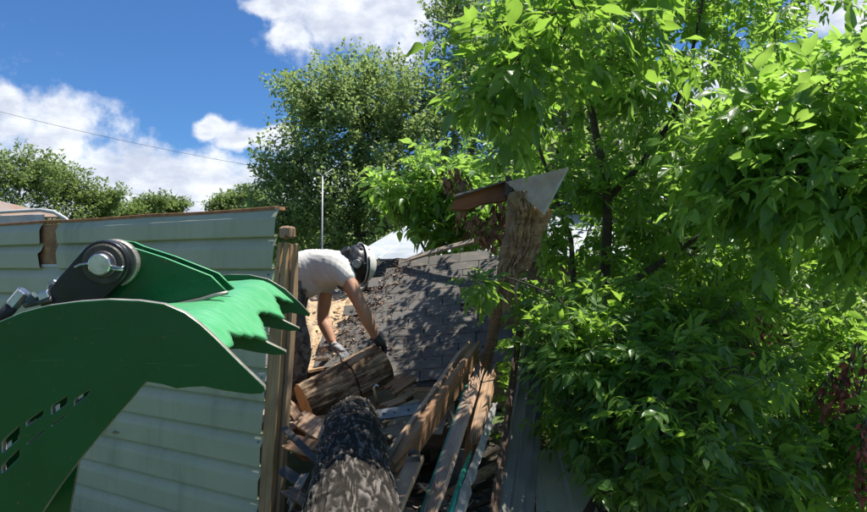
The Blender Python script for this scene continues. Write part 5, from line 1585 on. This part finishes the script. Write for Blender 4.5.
clusters('dead_foliage', [(463, 216, 4.8), (474, 222, 4.8), (478, 232, 4.85), (487, 236, 4.8), (497, 222, 4.75), (500, 232, 4.7), (503, 212, 4.7)], 'dry_leaf', 'withered brown leaves hanging below the torn roof board', 'dead leaves', .065, 22, 5, (.035, .04, .06))
clusters('dead_foliage', [(455, 180, 5.0), (462, 186, 5.0), (449, 184, 5.0)], 'dry_leaf', 'withered brown leaf clump above the torn roof board', 'dead leaves', .06, 22, 6, (.05, .05, .04))
clusters('seed_clusters', [(851, 378, 4.0), (857, 365, 4.0), (842, 400, 4.0), (833, 392, 4.05), (825, 402, 4.05)], 'red_leaf', 'reddish dry seed cluster in the undergrowth at the right', 'seed cluster', .05, 24, 7, (.05, .05, .06))
clusters('seed_clusters', [(862, 455, 3.6), (860, 475, 3.6), (865, 492, 3.6), (866, 440, 3.6)], 'red_leaf', 'reddish dry seed strand at the lower right picture edge', 'seed cluster', .045, 24, 8, (.02, .03, .05))
clusters('seed_clusters', [(752, 335, 4.7), (760, 325, 4.7), (748, 345, 4.7), (765, 342, 4.7)], 'red_leaf', 'brown dry leaf clump in the dark middle of the foliage', 'dead leaves', .06, 20, 9, (.06, .05, .06))

# ------------------------------------------------------------------ neighbouring buildings, pole and wires
def slab(name, pts, th, mt, parent):
    pts = [Vector(p) for p in pts]; V = pts + [p - Vector((0, 0, th)) for p in pts]; n = len(pts)
    Fc = [tuple(range(n)), tuple(range(2 * n - 1, n - 1, -1))] + [(i, n + i, n + (i + 1) % n, (i + 1) % n) for i in range(n)]
    me = mesh(name, V, Fc, mt); bm = bmesh.new(); bm.from_mesh(me); bmesh.ops.recalc_face_normals(bm, faces=bm.faces); bm.to_mesh(me); bm.free()
    return obj(name, me, parent)
shed = empty('neighbouring_shed', (1.0, 12.5, 0), 'low shed with pale sunlit metal roof behind the worker', 'shed')
E0 = Pw(345, 259.5, 9.6); E1 = Pw(640, 256, 10.2); R0 = Pw(414, 219, 12.6); R1 = Pw(600, 214, 13.2)
nsheet = 9
for k in range(nsheet):
    a, b2 = k / nsheet, (k + 1) / nsheet
    q = [E0.lerp(E1, a + .002), E0.lerp(E1, b2 - .002), R0.lerp(R1, b2 - .002), R0.lerp(R1, a + .002)]
    slab('roof_sheet', [v + Vector((0, 0, .004 * (k % 2))) for v in q], .012, 'roof_metal' if k % 3 else 'roof_metal', shed)
    board('standing_seam', q[1] + Vector((0, 0, .012)), q[2] + Vector((0, 0, .012)), .03, .02, (0, -.3, 1), 'roof_metal', shed)
board('eave_trim', E0 + Vector((0, .02, -.04)), E1 + Vector((0, .02, -.04)), .06, .03, (0, -1, 0), 'dark_steel', shed)
slab('shed_wall', [(E0.x + .1, E0.y + .1, E0.z - .05), (E1.x - .1, E1.y + .1, E1.z - .05), (R1.x, R1.y + 1, E1.z - .05), (R0.x, R0.y + 1, E0.z - .05)], E0.z - .05, 'dark_wood', shed)
house = empty('neighbouring_house', (-7, 11, 0), 'low house with rusty roof and pale fascia behind the wall at left', 'house')
a0 = Pw(-150, 219, 9.5); a1 = Pw(66, 216.5, 9.0); b0 = Pw(-190, 170, 12.5); b1 = Pw(-20, 196, 11.2); 
n = 7
for k in range(n):
    f0, f1 = k / n, (k + 1) / n
    q = [a0.lerp(a1, f0 + .003), a0.lerp(a1, f1 - .003), b0.lerp(b1, f1 - .003), b0.lerp(b1, f0 + .003)]
    slab('roof_sheet', [v + Vector((0, 0, .02 * (k % 2))) for v in q], .02, 'rusty_roof', house)
V = []
board('fascia', a0 + Vector((0, -.05, -.085)), Pw(46, 215, 9.05) + Vector((0, -.05, -.06)), .13, .025, (0, -1, 0), 'fascia', house)
tube('gutter', [a0 + Vector((0, -.1, -.04)), Pw(20, 212, 9.1) + Vector((0, -.1, .0)), Pw(40, 210, 9.05), Pw(54, 212, 9.0), Pw(66, 219, 9.0), Pw(72, 226, 9.0)], [.02, .022, .026, .028, .026, .02], 'fascia', house, 10)
slab('house_wall', [(a0.x, a0.y + .15, a0.z - .1), (a1.x - .2, a1.y + .15, a1.z - .1), (b1.x, b1.y, a1.z - .1), (b0.x, b0.y, a0.z - .1)], a0.z - .1, 'house_wall', house)
pole = empty('antenna_mast', (Pw(323, 240, 14).x, 14, 0), 'thin metal mast with a small angled head against the maple', 'mast')
pt = Pw(322.5, 176, 14); tube('mast', [(pt.x - .02, 14, 0), pt], [.022, .016], 'pole_metal', pole, 8)
tube('mast_head', [pt + Vector((-.14, 0, .10)), pt, pt + Vector((.2, 0, .14))], [.02, .014, .008], 'pole_metal', pole, 8)
def wire(name, p0, p1, sag, label):
    pts = [p0.lerp(p1, i / 24) + Vector((0, 0, -sag * 4 * (i / 24) * (1 - i / 24))) for i in range(25)]
    o = tube(name, pts, .008, 'cable', None, 5); tag(o, label, 'wire', 'overhead wires')
wire('overhead_wire', Pw(-60, 96, 26), Pw(330, 178, 30), .25, 'upper thin dark wire crossing the sky at left')
wire('overhead_wire', Pw(-60, 158, 30), Pw(250, 207, 34), .25, 'lower thin dark wire crossing in front of the skyline trees')
